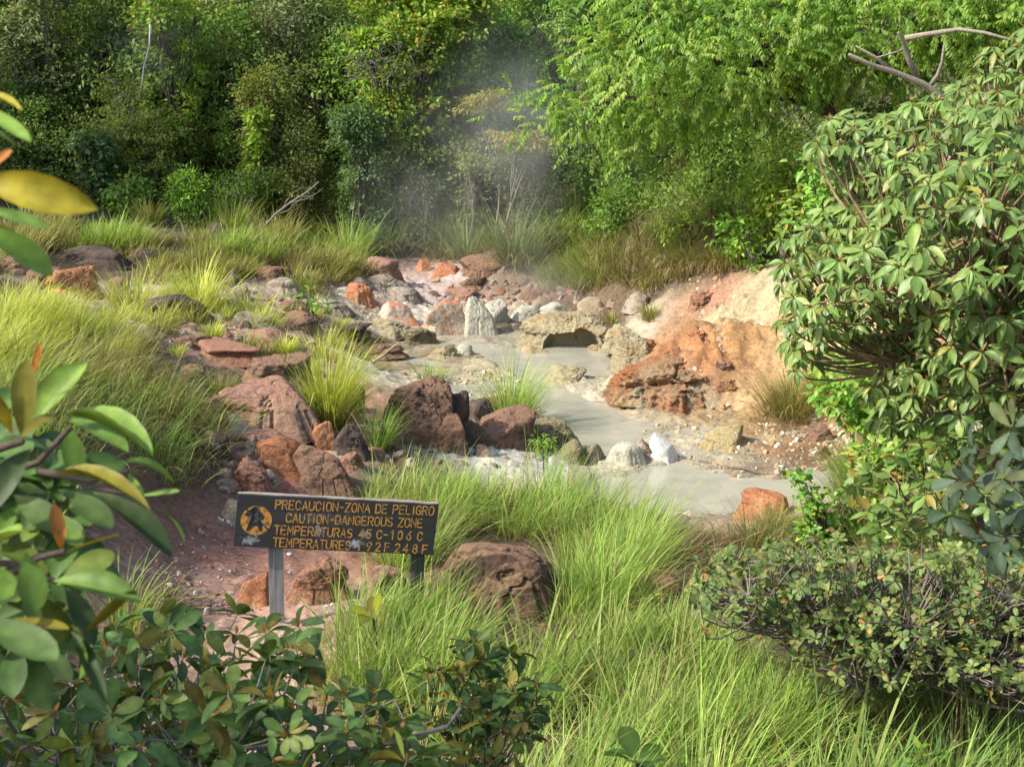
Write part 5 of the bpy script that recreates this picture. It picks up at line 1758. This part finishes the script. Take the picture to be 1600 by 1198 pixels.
# grey forked dead tree limbs in front of the dark foliage
gt = empty('bare_limb_tree', P(1475, 190, 17.0) * [1, 1, 0] + [0, 0, float(H(*P(1475, 190, 17.0)[:2]))], 'grey bare forked tree rising from behind the broad leaved crown', 'tree')
tg = Geo()
s0 = P(1475, 190, 17.0)
b0 = np.array(gt.location)
tube(tg, wob(bez(b0 - [0, 0, .2], (b0 + s0) / 2 + [.2, 0, 0], s0, 9), .02, rng), np.linspace(.13, .08, 9), BARK_G, 8)
for pts, r in (([(1475, 152), (1440, 130), (1400, 112), (1360, 102), (1325, 84)], .055), ([(1432, 122), (1420, 92), (1414, 66), (1405, 50)], .045), ([(1414, 60), (1450, 52), (1500, 46), (1540, 52), (1600, 70)], .04),
               ([(1395, 112), (1370, 92), (1340, 72)], .03), ([(1414, 78), (1390, 84), (1370, 92)], .018), ([(1452, 136), (1464, 118), (1470, 98), (1476, 70)], .035)):
    p = np.array([P(a, b, 16.9 - .1 * k) for k, (a, b) in enumerate(pts)])
    if pts[0] == (1475, 152):
        p = np.concatenate([[s0], p])
    tube(tg, wob(p, .012, rng), np.linspace(r, r * .4, len(p)), (.26, .23, .18) if r > .03 else (.34, .29, .22), 7)
tg.build('trunk', M_bark, gt)


# ------------------------------------------------------------------ whorled leaves
def whorl(g, rng, tip, axis_, n, L, kind, pal, droop=.35, open_=1.0, accent=None, acc=0.0, wid=1.0, tone=1.0):
    a = unit(np.asarray(axis_, float))
    ref = np.array([0, 0, 1.0]) if abs(a[2]) < .9 else np.array([1.0, 0, 0])
    u = unit(np.cross(a, ref))
    v = np.cross(a, u)
    ph = np.arange(n) / n * 2 * math.pi + rng.uniform(0, 6.28) + rng.normal(0, .25, n)
    d = a * rng.uniform(.15, .75, (n, 1)) + (np.cos(ph)[:, None] * u + np.sin(ph)[:, None] * v) * open_
    d = unit(d + np.array([0, 0, -1.0]) * droop * rng.uniform(.3, 1.3, (n, 1)))
    col = pick(rng, pal, n) * tone
    if accent is not None:
        m_ = rng.random(n) < acc
        col = np.where(m_[:, None], np.array(accent) * rng.uniform(.7, 1.2, (n, 1)), col)
    leaves(g, rng, np.tile(tip, (n, 1)) + d * L * .08, d, a + rng.normal(0, .25, (n, 3)) + [0, 0, .35], L * rng.uniform(.65, 1.12, n), kind, col, wid * rng.uniform(.85, 1.15, n))


def whorl_bush(name, cat, label, poly, n, Yf, base, L, kind, pal, mat, axis_fn, per=(6, 8), droop=.35, limb_r=.03, bark=BARK_B, seed=0, accent=None, acc=0, group=None, bud=None, wid=1.0, hubs=14, trunk_r=None, relax=12, jag=14.0, boughs=()):
    rng = np.random.default_rng(seed)
    q = sample_poly(rng, poly, n)
    # spread the tips evenly
    for _ in range(relax):
        dd = q[:, None] - q[None]
        r2 = (dd ** 2).sum(-1) + 1e-3
        f = (dd / r2[..., None] * np.exp(-r2 / (2 * 40.0 ** 2))[..., None]).sum(1) * 40
        nq = q + np.clip(f, -6, 6)
        ok = pip(nq[:, 0], nq[:, 1], poly)
        q = np.where(ok[:, None], nq, q)
    Y = Yf(q, rng)
    q = q + rng.normal(0, jag, q.shape)
    tp = P(q[:, 0], q[:, 1], Y)
    base = np.array(base, float)
    e = empty(name, base, label, cat, group)
    lg, bg = Geo(), Geo()
    ax = axis_fn(tp, rng)
    for t, a in zip(tp, ax):
        whorl(lg, rng, t, a, rng.integers(per[0], per[1] + 1), L * rng.uniform(.8, 1.15), kind, pal, droop, 1.0, accent, acc, wid, rng.normal(1, .1))
        if bud:
            k = 2
            leaves(lg, rng, np.tile(t, (k, 1)), a + rng.normal(0, .3, (k, 3)), rng.normal(0, 1, (k, 3)), L * .38, kind, np.array(bud) * rng.uniform(.7, 1.2, (k, 1)), .7)
    # limbs: hubs gather neighbouring tips, the trunk feeds the hubs
    hub_i = rng.permutation(n)[:hubs]
    hp = tp[hub_i] - ax[hub_i] * L * 2.5
    lab = ((tp[:, None] - hp[None]) ** 2).sum(-1).argmin(1)
    hp = np.array([tp[lab == k].mean(0) - ax[lab == k].mean(0) * L * 2.2 if (lab == k).any() else hp[k] for k in range(hubs)])
    cen = hp.mean(0) * .6 + base * .4
    r0 = trunk_r or limb_r * 2
    tube(bg, wob(bez(base - [0, 0, .15], (base + cen) / 2 + [.08, 0, 0], cen, 8), r0 * .3, rng), np.linspace(r0, r0 * .7, 8), bark, 7)
    for k in range(hubs):
        m = (cen + hp[k]) / 2 + rng.normal(0, .08, 3) * np.linalg.norm(hp[k] - cen)
        br = wob(bez(cen, m, hp[k], 7), limb_r * .35, rng)
        tube(bg, br, np.linspace(limb_r, limb_r * .45, 7), bark, 6)
        for t, a in zip(tp[lab == k], ax[lab == k]):
            s = br[rng.integers(3, 7)]
            tube(bg, bez(s, t - a * np.linalg.norm(t - s) * .4, t, 5), np.linspace(limb_r * .4, limb_r * .16, 5), bark, 5, False)
    for pts, Yb, r in boughs:
        tube(bg, wob(np.array([P(a, c, Yb) for a, c in pts]), .006, rng), np.linspace(r, r * .5, len(pts)), (.24, .225, .205), 7)
    bg.build('branches' if name.endswith('bush') else 'trunk', M_bark, e)
    lg.build('foliage' if name.endswith('bush') else 'crown', mat, e)
    return e


RT = [(1880, 130), (1780, 40), (1690, 15), (1620, 40), (1540, 85), (1490, 130), (1440, 165), (1380, 178), (1300, 192), (1262, 215), (1268, 240), (1320, 262), (1330, 320), (1270, 350), (1215, 392), (1208, 450), (1222, 520), (1235, 575), (1262, 555), (1300, 515), (1340, 525),
      (1390, 560), (1345, 605), (1380, 660), (1450, 690), (1530, 690), (1640, 690), (1780, 640), (1880, 480)]


def rt_y(q, r):
    e = np.clip(-sdf(q[:, 0], q[:, 1], RT) / 130, 0, 1)
    return 9.6 - 1.2 * e ** .7 - r.uniform(-.8, 1.0, len(q)) * (.35 + e) + (q[:, 1] < 180) * .6


def rt_ax(tp, r):
    c = P(1600, 420, 10.2)
    return unit(unit(tp - c) * [.5, .5, .3] + np.array([-.15, -.3, .95]) + r.normal(0, .2, tp.shape))


b = P(1500, 800, 10.0)
RT = [(a + 8, c) for a, c in RT]
whorl_bush('broad_leaved_tree', 'tree', 'big tree at the right edge with large leaves in drooping whorls', RT, 1150, rt_y, (b[0], b[1], float(H(b[0], b[1]))), .128, 'elliptic', 'broad', M_leaf_broad, rt_ax,
           (6, 8), .95, .03, BARK_T, 401, (.24, .24, .05), .05, jag=9, bud=(.26, .17, .05), hubs=22, trunk_r=.09, wid=.88, relax=7)

VN = [(1262, 235), (1330, 262), (1340, 320), (1270, 400), (1300, 430), (1250, 400), (1225, 380), (1265, 330)]


def bush_simple(name, cat, label, poly, n, Y0, Y1, base, pal, leaf, size, per, r, mat, seed, flat=.8, accent=None, acc=0.0, bark=BARK_B, r0=.03, droop=.15):
    rng = np.random.default_rng(seed)
    q = sample_poly(rng, poly, n)
    tp = P(q[:, 0], q[:, 1], rng.uniform(Y0, Y1, n))
    base = np.array(base, float)
    e = empty(name, base, label, cat)
    lg, bg = Geo(), Geo()
    out = unit(tp - (tp.mean(0) + [0, .6, -.2]) + 1e-6)
    cluster(lg, rng, tp, out, per, r, size, leaf, pal, flat, droop, accent, acc)
    cen = tp.mean(0) * .7 + base * .3
    tube(bg, wob(bez(base - [0, 0, .1], (base + cen) / 2, cen, 6), .01, rng), np.linspace(r0, r0 * .6, 6), bark, 6)
    for t in tp[::max(1, n // 70)]:
        tube(bg, bez(cen, (cen + t) / 2 + rng.normal(0, .08, 3), t, 5), np.linspace(r0 * .5, r0 * .12, 5), bark, 5, False)
    bg.build('stem', M_bark, e)
    lg.build('foliage', mat, e)
    return e


def gb(px, py, Y):
    p = P(px, py, Y)
    return (p[0], Y, float(H(p[0], Y)))


bush_simple('understory_shrub', 'shrub', 'mid green shrub peeking out left of the broad leaved tree', [(1262, 240), (1335, 258), (1400, 330), (1400, 420), (1310, 400), (1245, 385), (1235, 345), (1265, 300)], 130, 12.5, 13.8, gb(1350, 500, 13.6), 'fresh', 'ovate', .10, 14, .22, M_leaf_broad, 411, accent=(.34, .24, .04), acc=.05)
bush_simple('climbing_vine', 'vine', 'glossy broad leaved vine under the whorled tree at the pond corner', [(1265, 590), (1330, 545), (1420, 560), (1500, 640), (1490, 700), (1410, 735), (1375, 700), (1345, 680), (1330, 640), (1290, 640)], 170, 11.2, 12.4, gb(1440, 740, 12), 'fresh', 'heart', .095, 12, .18, M_leaf_broad, 412)
bush_simple('yellowish_shrub', 'shrub', 'yellow tipped shrub between the glossy vine and the right lower shrub', [(1370, 690), (1450, 670), (1540, 690), (1500, 760), (1420, 790), (1350, 770), (1340, 730)], 80, 10.4, 11.2, gb(1440, 800, 11), 'vine', 'ovate', .09, 12, .16, M_leaf_broad, 413, accent=(.36, .20, .04), acc=.1)

LR = [(1340, 745), (1400, 705), (1480, 690), (1560, 700), (1700, 690), (1700, 880), (1540, 880), (1450, 860), (1390, 830), (1350, 800)]
whorl_bush('lance_leaved_bush', 'bush', 'pale green bush with narrow drooping leaves right of the leafy stem', LR, 150, lambda q, r: 9.3 - r.uniform(0, 1.2, len(q)), gb(1490, 880, 9.4), .13, 'lance', 'broad', M_leaf_broad,
           lambda t, r: unit(np.array([-.3, -.5, .6]) + r.normal(0, .4, t.shape)), (6, 9), .4, .018, BARK_T, 421, (.22, .19, .04), .12, wid=1.5)

bush_simple('leafy_plant', 'plant', 'tall arching leafy stem at the near shore in front of the pond', [(1238, 742), (1255, 735), (1275, 760), (1292, 800), (1305, 850), (1295, 875), (1268, 870), (1258, 830), (1250, 790)], 46, 10.6, 10.9, gb(1318, 905, 10.7), 'fresh', 'heart', .075, 9, .10, M_leaf_broad, 431, r0=.012)
bush_simple('leafy_weed', 'plant', 'low leafy weeds between the arching stem and the pink rock', [(1300, 760), (1330, 765), (1340, 800), (1325, 850), (1300, 830)], 22, 10.8, 11.2, gb(1320, 870, 11), 'fresh', 'ovate', .07, 8, .12, M_leaf_broad, 432, r0=.008)
bush_simple('leafy_sapling', 'plant', 'pale slender sapling in the middle of the stony field', [(445, 455), (480, 442), (510, 455), (505, 485), (470, 480)], 12, 20.8, 21.2, gb(482, 515, 21), 'fresh', 'lance', .13, 7, .16, M_leaf_bright, 433, r0=.012)
bush_simple('fern_weed', 'plant', 'bright green fern like weed before the jagged olive rock', [(838, 690), (850, 672), (866, 680), (868, 705), (850, 720), (836, 710)], 14, 13.0, 13.3, gb(852, 740, 13.2), 'fresh', 'lance', .06, 14, .09, M_leaf_bright, 434, r0=.008)

# low rusty bush, lower right
RB = [(1092, 890), (1130, 872), (1200, 868), (1280, 860), (1380, 868), (1480, 870), (1620, 880), (1780, 900), (1790, 1060), (1620, 1075), (1560, 1065), (1500, 1050), (1430, 1062), (1380, 1058), (1320, 1048), (1270, 1040), (1245, 1000), (1230, 970), (1190, 960), (1150, 968), (1115, 945)]
whorl_bush('rusty_bush', 'bush', 'low spreading bush with rust coloured young leaves over the foreground grass', RB, 1450, lambda q, r: 7.6 - (q[:, 1] - 870) * .0022 - r.uniform(0, 1.5, len(q)), gb(1302, 1085, 7.3), .052, 'obovate', 'rusty', M_leaf_thick,
           lambda t, r: unit(np.array([-.1, -.35, .9]) + r.normal(0, .6, t.shape)), (5, 8), .1, .016, (.19, .16, .135), 441, (.32, .19, .05), .035, bud=(.36, .15, .045), wid=1.25, hubs=44, trunk_r=.03, relax=2)


# ------------------------------------------------------------------ near bushes on the viewer's slope
def near_ax(t, r):
    return unit(np.array([.1, -.15, 1.0]) + r.normal(0, .55, t.shape))


LB = [(-40, 1030), (60, 1000), (150, 985), (215, 960), (262, 962), (300, 985), (345, 990), (375, 965), (410, 985), (440, 1000), (475, 1000), (500, 1010), (480, 1055), (475, 1090), (440, 1120), (460, 1150), (520, 1120), (580, 1100), (640, 1110), (655, 1150), (640, 1230), (-40, 1230)]
whorl_bush('thick_leaved_bush', 'bush', 'dark green thick leaved bush along the lower left edge before the sign', LB, 205, lambda q, r: 4.0 - (q[:, 1] - 980) * .0022 - r.uniform(0, .9, len(q)), gb(200, 1500, 3.2), .080, 'big', 'thick', M_leaf_thick,
           near_ax, (5, 8), .25, .011, (.20, .19, .175), 451, (.17, .15, .03), .16, bud=(.30, .17, .04), hubs=16, trunk_r=.022, wid=.92, relax=5,
           boughs=[([(-40, 1125), (40, 1122), (110, 1100), (160, 1066), (200, 1060), (240, 1072), (262, 1040)], 3.45, .010), ([(110, 1102), (190, 1090), (240, 1122)], 3.45, .006), ([(45, 1125), (110, 1162), (170, 1180), (200, 1198)], 3.3, .007),
                   ([(265, 1230), (300, 1172), (340, 1130), (400, 1090), (440, 1055)], 3.4, .009), ([(290, 1180), (360, 1160), (440, 1172), (520, 1180), (580, 1172), (640, 1150), (700, 1130), (720, 1110)], 3.7, .013), ([(150, 1140), (230, 1105), (270, 1060), (300, 1030)], 3.5, .006), ([(160, 1060), (180, 1010), (190, 985)], 3.45, .005)])
CB = [(700, 1010), (735, 995), (770, 1012), (800, 1035), (835, 1055), (835, 1090), (820, 1140), (800, 1230), (690, 1230), (680, 1180), (700, 1130), (690, 1080)]
whorl_bush('thick_leaved_bush', 'bush', 'small thick leaved bush rising at the bottom middle of the grass', CB, 64, lambda q, r: 4.6 - (q[:, 1] - 1000) * .0015 - r.uniform(0, .35, len(q)), gb(745, 1500, 4.3), .085, 'big', 'thick', M_leaf_thick,
           near_ax, (5, 8), .25, .009, (.11, .09, .08), 452, (.20, .17, .03), .2, bud=(.28, .19, .05), hubs=7, trunk_r=.016, wid=.82, relax=5)

# the close bush at the left edge: leaves placed one by one (base px, tip px, width px, distance, tilt to viewer, colour)
OLV, YEL, GRN, LGR, DRK, GRY, BRN = (.20, .18, .022), (.33, .28, .022), (.10, .18, .028), (.17, .28, .045), (.04, .068, .020), (.075, .125, .034), (.40, .16, .035)
HERO = [((-30, 150), (24, 142), 14, 1.25, .2, YEL), ((-40, 158), (46, 214), 26, 1.25, .3, LGR), ((-40, 185), (28, 224), 22, 1.25, .3, LGR), ((-25, 268), (20, 240), 20, 1.2, .5, BRN), ((-40, 280), (124, 314), 74, 1.15, .9, YEL),
        ((-40, 322), (82, 352), 38, 1.2, .2, LGR), ((-40, 350), (86, 412), 52, 1.2, .35, GRN), ((-40, 345), (70, 370), 26, 1.22, .1, OLV),
        ((35, 690), (38, 566), 50, 1.45, .9, OLV), ((45, 670), (112, 566), 62, 1.5, .6, LGR), ((20, 680), (-25, 590), 46, 1.45, .6, OLV), ((50, 600), (60, 538), 18, 1.5, .6, BRN), ((100, 648), (234, 654), 40, 1.45, .12, LGR), ((100, 655), (192, 672), 36, 1.48, .3, GRN),
        ((95, 655), (60, 622), 22, 1.45, .4, OLV), ((105, 662), (122, 738), 46, 1.5, .7, GRN), ((50, 700), (-20, 770), 56, 1.45, .7, DRK), ((60, 700), (30, 770), 44, 1.48, .7, GRY), ((80, 742), (206, 712), 32, 1.4, .1, OLV), ((190, 722), (276, 716), 34, 1.5, .2, LGR),
        ((100, 768), (172, 808), 54, 1.45, .5, GRY), ((140, 768), (268, 838), 44, 1.4, .3, DRK), ((215, 775), (280, 764), 26, 1.55, .15, LGR), ((240, 795), (302, 802), 18, 1.55, .1, GRN), ((200, 738), (222, 782), 26, 1.52, .5, LGR), ((20, 772), (92, 820), 56, 1.45, .6, GRY),
        ((96, 866), (186, 828), 28, 1.4, .1, OLV), ((-30, 842), (44, 852), 34, 1.3, .3, LGR), ((-40, 885), (18, 930), 66, 1.25, .7, LGR), ((82, 908), (198, 912), 46, 1.35, .4, GRN), ((40, 860), (58, 950), 60, 1.3, .8, GRN), ((60, 925), (96, 990), 52, 1.4, .7, DRK),
        ((-40, 958), (90, 1046), 80, 1.25, .5, GRY), ((108, 975), (176, 1018), 40, 1.35, .4, GRN), ((110, 985), (156, 1050), 34, 1.4, .7, DRK), ((20, 965), (108, 978), 26, 1.35, .1, OLV), ((128, 990), (222, 948), 22, 1.38, .1, OLV), ((96, 860), (90, 800), 30, 1.42, .6, BRN),
        ((60, 930), (20, 880), 40, 1.4, .5, GRY), ((100, 915), (150, 985), 48, 1.5, .6, DRK), ((30, 790), (-20, 840), 44, 1.5, .6, GRN), ((90, 800), (130, 860), 46, 1.55, .7, GRN), ((60, 1000), (110, 1060), 40, 1.45, .7, DRK)]
nb_base = np.array(gb(-350, 1500, 1.6))
nbush = empty('close_bush', nb_base, 'large thick leaved bush very close at the left edge, partly out of focus', 'bush')
lg, bg = Geo(), Geo()
rng = np.random.default_rng(461)
for (b0, t0, w, Y, tilt, col) in HERO:
    A = P(b0[0], b0[1], Y)
    B = P(t0[0], t0[1], Y - rng.uniform(-.06, .08))
    L = np.linalg.norm(B - A)
    d = unit(B - A)
    view = unit(np.array([0, 0, CAMZ]) - A)
    side = np.cross(d, view)
    up = unit(view * tilt + np.array([0, 0, 1.0]) * (1 - tilt) + rng.normal(0, .08, 3))
    leaves(lg, rng, A[None], d[None], up[None], np.array([L]), 'big', np.array([col]) * rng.uniform(.9, 1.1), np.array([w / FPX * Y / L / .5 * (.78 if tilt > .4 else 1.0)]))
# dim inner leaves filling the bush
q = sample_poly(rng, [(-60, 640), (60, 690), (90, 760), (110, 860), (100, 960), (60, 1010), (-60, 1000)], 26)
for a, c in q:
    whorl(lg, rng, P(a, c, rng.uniform(1.5, 1.75)), (.2, -.4, .8), 5, .085, 'big', 'thick', .15, 1.0)
for pts, r in (([(-80, 760), (0, 742), (60, 722), (110, 668)], .005), ([(-80, 980), (0, 905), (60, 870), (100, 862)], .006), ([(-60, 720), (0, 700), (35, 690)], .006), ([(60, 735), (140, 752), (200, 735)], .004), ([(140, 760), (180, 768), (215, 772)], .003),
               ([(-60, 1000), (40, 975), (110, 980), (130, 990)], .006), ([(-60, 880), (20, 880), (85, 908)], .005), ([(-60, 340), (-40, 300), (-30, 260)], .005)):
    tube(bg, np.array([P(a, c, 1.46) for a, c in pts]), np.linspace(r, r * .7, len(pts)), (.10, .075, .06), 8)
s = P(-80, 990, 1.46)
tube(bg, bez(nb_base, (nb_base + s) / 2 + [-.1, 0, 0], s, 8), np.linspace(.02, .008, 8), (.10, .075, .06), 8)
tube(bg, bez(s, P(-160, 700, 1.4), P(-60, 300, 1.35), 8), np.linspace(.012, .005, 8), (.10, .075, .06), 8)
bg.build('branches', M_bark, nbush)
lg.build('foliage', M_leaf_thick, nbush)

# dull grey green twig at the right edge
GT = [(1500, 740), (1540, 700), (1590, 670), (1625, 660), (1625, 860), (1570, 850), (1540, 790), (1510, 800), (1490, 850), (1455, 825), (1460, 805), (1500, 795)]
PAL['dusk'] = [(.050, .085, .048), (.065, .10, .058), (.042, .070, .040), (.08, .10, .04)]
whorl_bush('dusky_bush', 'bush', 'dull grey green leafy twig poking in close at the right edge', GT, 20, lambda q, r: 2.7 - r.uniform(0, .3, len(q)), gb(2100, 1500, 2.4), .062, 'big', 'dusk', M_leaf_thick,
           lambda t, r: unit(np.array([-.8, -.3, .3]) + r.normal(0, .3, t.shape)), (5, 6), .15, .008, (.10, .08, .06), 471, hubs=3, trunk_r=.014, relax=4, wid=.9)


def rosette(name, label, px, py, Y, n, L, pal, seed, stem_to=None, open_=.35, up=1.0, accent=None, wid=1.2):
    rng = np.random.default_rng(seed)
    tip = P(px, py, Y)
    base = np.array([tip[0] + .02, Y, float(H(tip[0], Y))])
    e = empty(name, base, label, 'plant')
    lg, bg = Geo(), Geo()
    whorl(lg, rng, tip, (0, -.25, 1), n, L, 'big', pal, 0.0, open_, accent, .4, wid)
    tube(bg, wob(bez(base, (base + tip) / 2 + [.02, 0, 0], tip, 6), .004, rng), np.linspace(.012, .008, 6), BARK_B, 6)
    bg.build('stem', M_bark, e)
    lg.build('leaf_rosette', M_leaf_bright, e)


PAL['lemon'] = [(.26, .27, .03), (.21, .24, .03), (.18, .17, .025), (.15, .22, .03)]
rosette('seedling', 'upright yellow green seedling with cupped leaves standing before the rear sign post', 583, 965, 7.9, 6, .155, 'lemon', 481, open_=.45)
rosette('seedling', 'dark green seedling with spreading leaves at the bottom edge of the grass', 995, 1190, 5.6, 7, .16, 'thick', 482, open_=.9)
bush_simple('nettle_weed', 'plant', 'light green serrate weed at the bottom right corner in the grass', [(1420, 1170), (1480, 1160), (1540, 1180), (1540, 1240), (1420, 1240)], 14, 5.6, 6.0, gb(1480, 1260, 5.9), 'fresh', 'lance', .10, 8, .12, M_leaf_bright, 483, r0=.008)

# ------------------------------------------------------------------ unseen trees added outside the frame to shade the left side
def shade_tree(name, label, x, y, zc, R, n, seed, size):
    rng = np.random.default_rng(seed)
    base = np.array([x, y, float(H(x, y))])
    e = empty(name, base, label, 'tree', 'unseen trees added for their shade')
    tips, out, lc = crown_tips(rng, (x, y, zc), R, n, 12, .2)
    tg, lg = Geo(), Geo()
    skeleton(tg, rng, base, (x, y, zc), lc, tips, .16, BARK_B, .1)
    tg.build('trunk', M_bark, e)
    cluster(lg, rng, tips, out, 26, .5 if size > .2 else .4, size, 'ovate', 'mid', .8)
    lg.build('crown', M_leaf_far, e)


shade_tree('shade_tree', 'unseen tall tree added outside the left edge to shade the forest', -17.5, 25.5, 11, (3.6, 3.4, 4.5), 70, 601, .30)
shade_tree('shade_tree', 'unseen leafy tree added beside the viewer to shade the close bushes', -4.9, 1.3, 7.6, (1.9, 1.5, 1.2), 34, 604, .15)

# ------------------------------------------------------------------ dead wood
def stick(name, label, cat, pts, r, col, side=(), lift=0.0, on_ground=True, Y=None):
    g = Geo()
    rng = np.random.default_rng(abs(hash(label)) % 1000 if False else len(label) * 13)
    def W(a, c):
        if Y is not None:
            return P(a, c, Y)
        p = G(a, c)[0]
        p[2] = max(p[2], WZ) + lift
        return p
    p = np.array([W(*a) for a in pts])
    p[:, 2] += r * .6
    tube(g, wob(p, r * .5, rng), np.linspace(r, r * .5, len(p)), col, 7)
    for sp, sr in side:
        tube(g, np.array([W(*a) for a in sp]) + [0, 0, r * .6], np.linspace(sr, sr * .3, len(sp)), col, 5)
    c = p.mean(0)
    o = g.build(name, M_bark, None, (c[0], c[1], c[2]))
    tag(o, label, cat)


stick('driftwood', 'long bent grey driftwood stick lying in the shallow pond', 'driftwood', [(1092, 722), (1130, 730), (1160, 734), (1190, 742), (1215, 743), (1228, 738)], .022, (.13, .11, .085))
stick('fallen_stick', 'short bleached stick leaning on the dark earthy rock', 'stick', [(582, 566), (600, 556), (622, 536)], .018, (.36, .31, .25), Y=19.6)
stick('fallen_branch', 'bleached dead branch with fine twigs leaning in the left field grass', 'branch', [(408, 362), (430, 338), (455, 318), (482, 300), (498, 286)], .024, (.22, .195, .17),
      [([(430, 338), (450, 330), (470, 312), (486, 290)], .012), ([(455, 318), (478, 312), (500, 300)], .012), ([(440, 328), (455, 305), (470, 294)], .01), ([(470, 308), (488, 308), (504, 296)], .008)], Y=27.5)
stick('fallen_stick', 'small dark stick on the gravel by the right grass cushion', 'stick', [(1222, 658), (1236, 658), (1248, 652)], .014, (.10, .08, .06))
stick('fallen_stick', 'thin curved root below the crumbling brown lump', 'stick', [(1290, 692), (1308, 690), (1322, 697)], .014, (.26, .22, .17))
stick('hanging_stem', 'thin pale stem hanging down the dark forest at the upper left', 'stem', [(235, 40), (232, 75), (226, 105), (222, 130), (217, 155)], .022, (.36, .34, .30), [([(222, 130), (230, 142), (242, 147)], .012)], Y=30.0)
tw = Geo()
rng = np.random.default_rng(490)
for _ in range(60):
    a = np.array([rng.uniform(555, 660), rng.uniform(62, 130)])
    d = np.array([rng.uniform(-26, 26), rng.uniform(-20, 20)])
    Yq = rng.uniform(28.9, 30.0)
    tube(tw, wob(bez(P(*(a - d), Yq), P(*(a + rng.normal(0, 8, 2)), Yq), P(*(a + d), Yq), 6), .02, rng), np.linspace(.014, .005, 6), np.array((.13, .115, .10)) * rng.uniform(.6, 1.2), 4)
c = P(610, 95, 29.3)
tube(tw, bez(np.array(gb(640, 300, 30.6)), P(640, 180, 30.4), c, 8), np.linspace(.04, .02, 8), (.08, .07, .06), 6)
tag(tw.build('bare_thicket', M_bark, None, (c[0], c[1], c[2])), 'tangle of bare grey twigs under the vine draped canopy', 'thicket')

# ------------------------------------------------------------------ steam
def steam(px0, py0, px1, py1, Y, wpx, dens, seed, dy=1.2):
    a, b_ = P(px0, py0, Y), P(px1, py1, Y)
    c = (a + b_) / 2
    D, T = ico(4)
    m = bpy.data.materials.new('steam_vapour')
    m.use_nodes = True
    nt = m.node_tree
    nt.nodes.remove(nt.nodes['Principled BSDF'])
    L = nt.links.new
    tc = nt.nodes.new('ShaderNodeTexCoord')
    ln = nt.nodes.new('ShaderNodeVectorMath')
    ln.operation = 'LENGTH'
    L(tc.outputs['Object'], ln.inputs[0])
    fo = nt.nodes.new('ShaderNodeMapRange')
    fo.interpolation_type = 'SMOOTHSTEP'
    fo.inputs[1].default_value, fo.inputs[2].default_value, fo.inputs[3].default_value, fo.inputs[4].default_value = .0, .97, 1, 0
    L(ln.outputs['Value'], fo.inputs[0])
    n = nt.nodes.new('ShaderNodeTexNoise')
    n.inputs['Scale'].default_value = 1.5
    n.inputs['Detail'].default_value = 4
    n.inputs['Distortion'].default_value = .5
    mpn = nt.nodes.new('ShaderNodeMapping')
    mpn.inputs['Location'].default_value = (seed, seed * 2, 0)
    L(tc.outputs['Object'], mpn.inputs[0])
    L(mpn.outputs[0], n.inputs['Vector'])
    mr = nt.nodes.new('ShaderNodeMapRange')
    mr.inputs[1].default_value, mr.inputs[2].default_value = .38, .7
    L(n.outputs['Fac'], mr.inputs[0])
    mu = nt.nodes.new('ShaderNodeMath')
    mu.operation = 'MULTIPLY'
    L(fo.outputs[0], mu.inputs[0])
    L(mr.outputs[0], mu.inputs[1])
    m2 = nt.nodes.new('ShaderNodeMath')
    m2.operation = 'MULTIPLY'
    m2.inputs[1].default_value = dens * 1.25
    L(mu.outputs[0], m2.inputs[0])
    pv = nt.nodes.new('ShaderNodeVolumePrincipled')
    pv.inputs['Color'].default_value = (.95, .96, 1, 1)
    pv.inputs['Anisotropy'].default_value = .2
    L(m2.outputs[0], pv.inputs['Density'])
    L(pv.outputs[0], nt.nodes['Material Output'].inputs['Volume'])
    o = mesh_obj('steam', D, None, T, m)
    ln_ = np.linalg.norm(b_ - a) / 2 * 1.15
    o.location = c
    o.rotation_mode = 'QUATERNION'
    o.rotation_quaternion = Vector([float(v) for v in (b_ - a)]).to_track_quat('Z', 'Y')
    o.scale = (wpx / 2 * Y / FPX, dy, ln_)
    tag(o, kind='stuff')


steam(730, 440, 860, -20, 25.8, 560, .085, 3.1, 2.4)
steam(785, 300, 835, 60, 25.2, 220, .20, 4.4, 1.4)
steam(620, 450, 740, 150, 26.8, 520, .055, 7.7, 2.2)
steam(800, 510, 900, 400, 24.0, 320, .20, 5.3, 1.4)
steam(180, 140, 290, 10, 30.0, 220, .08, 9.9, 1.2)
scn.cycles.volume_step_rate = 3.0
scn.cycles.volume_max_steps = 64
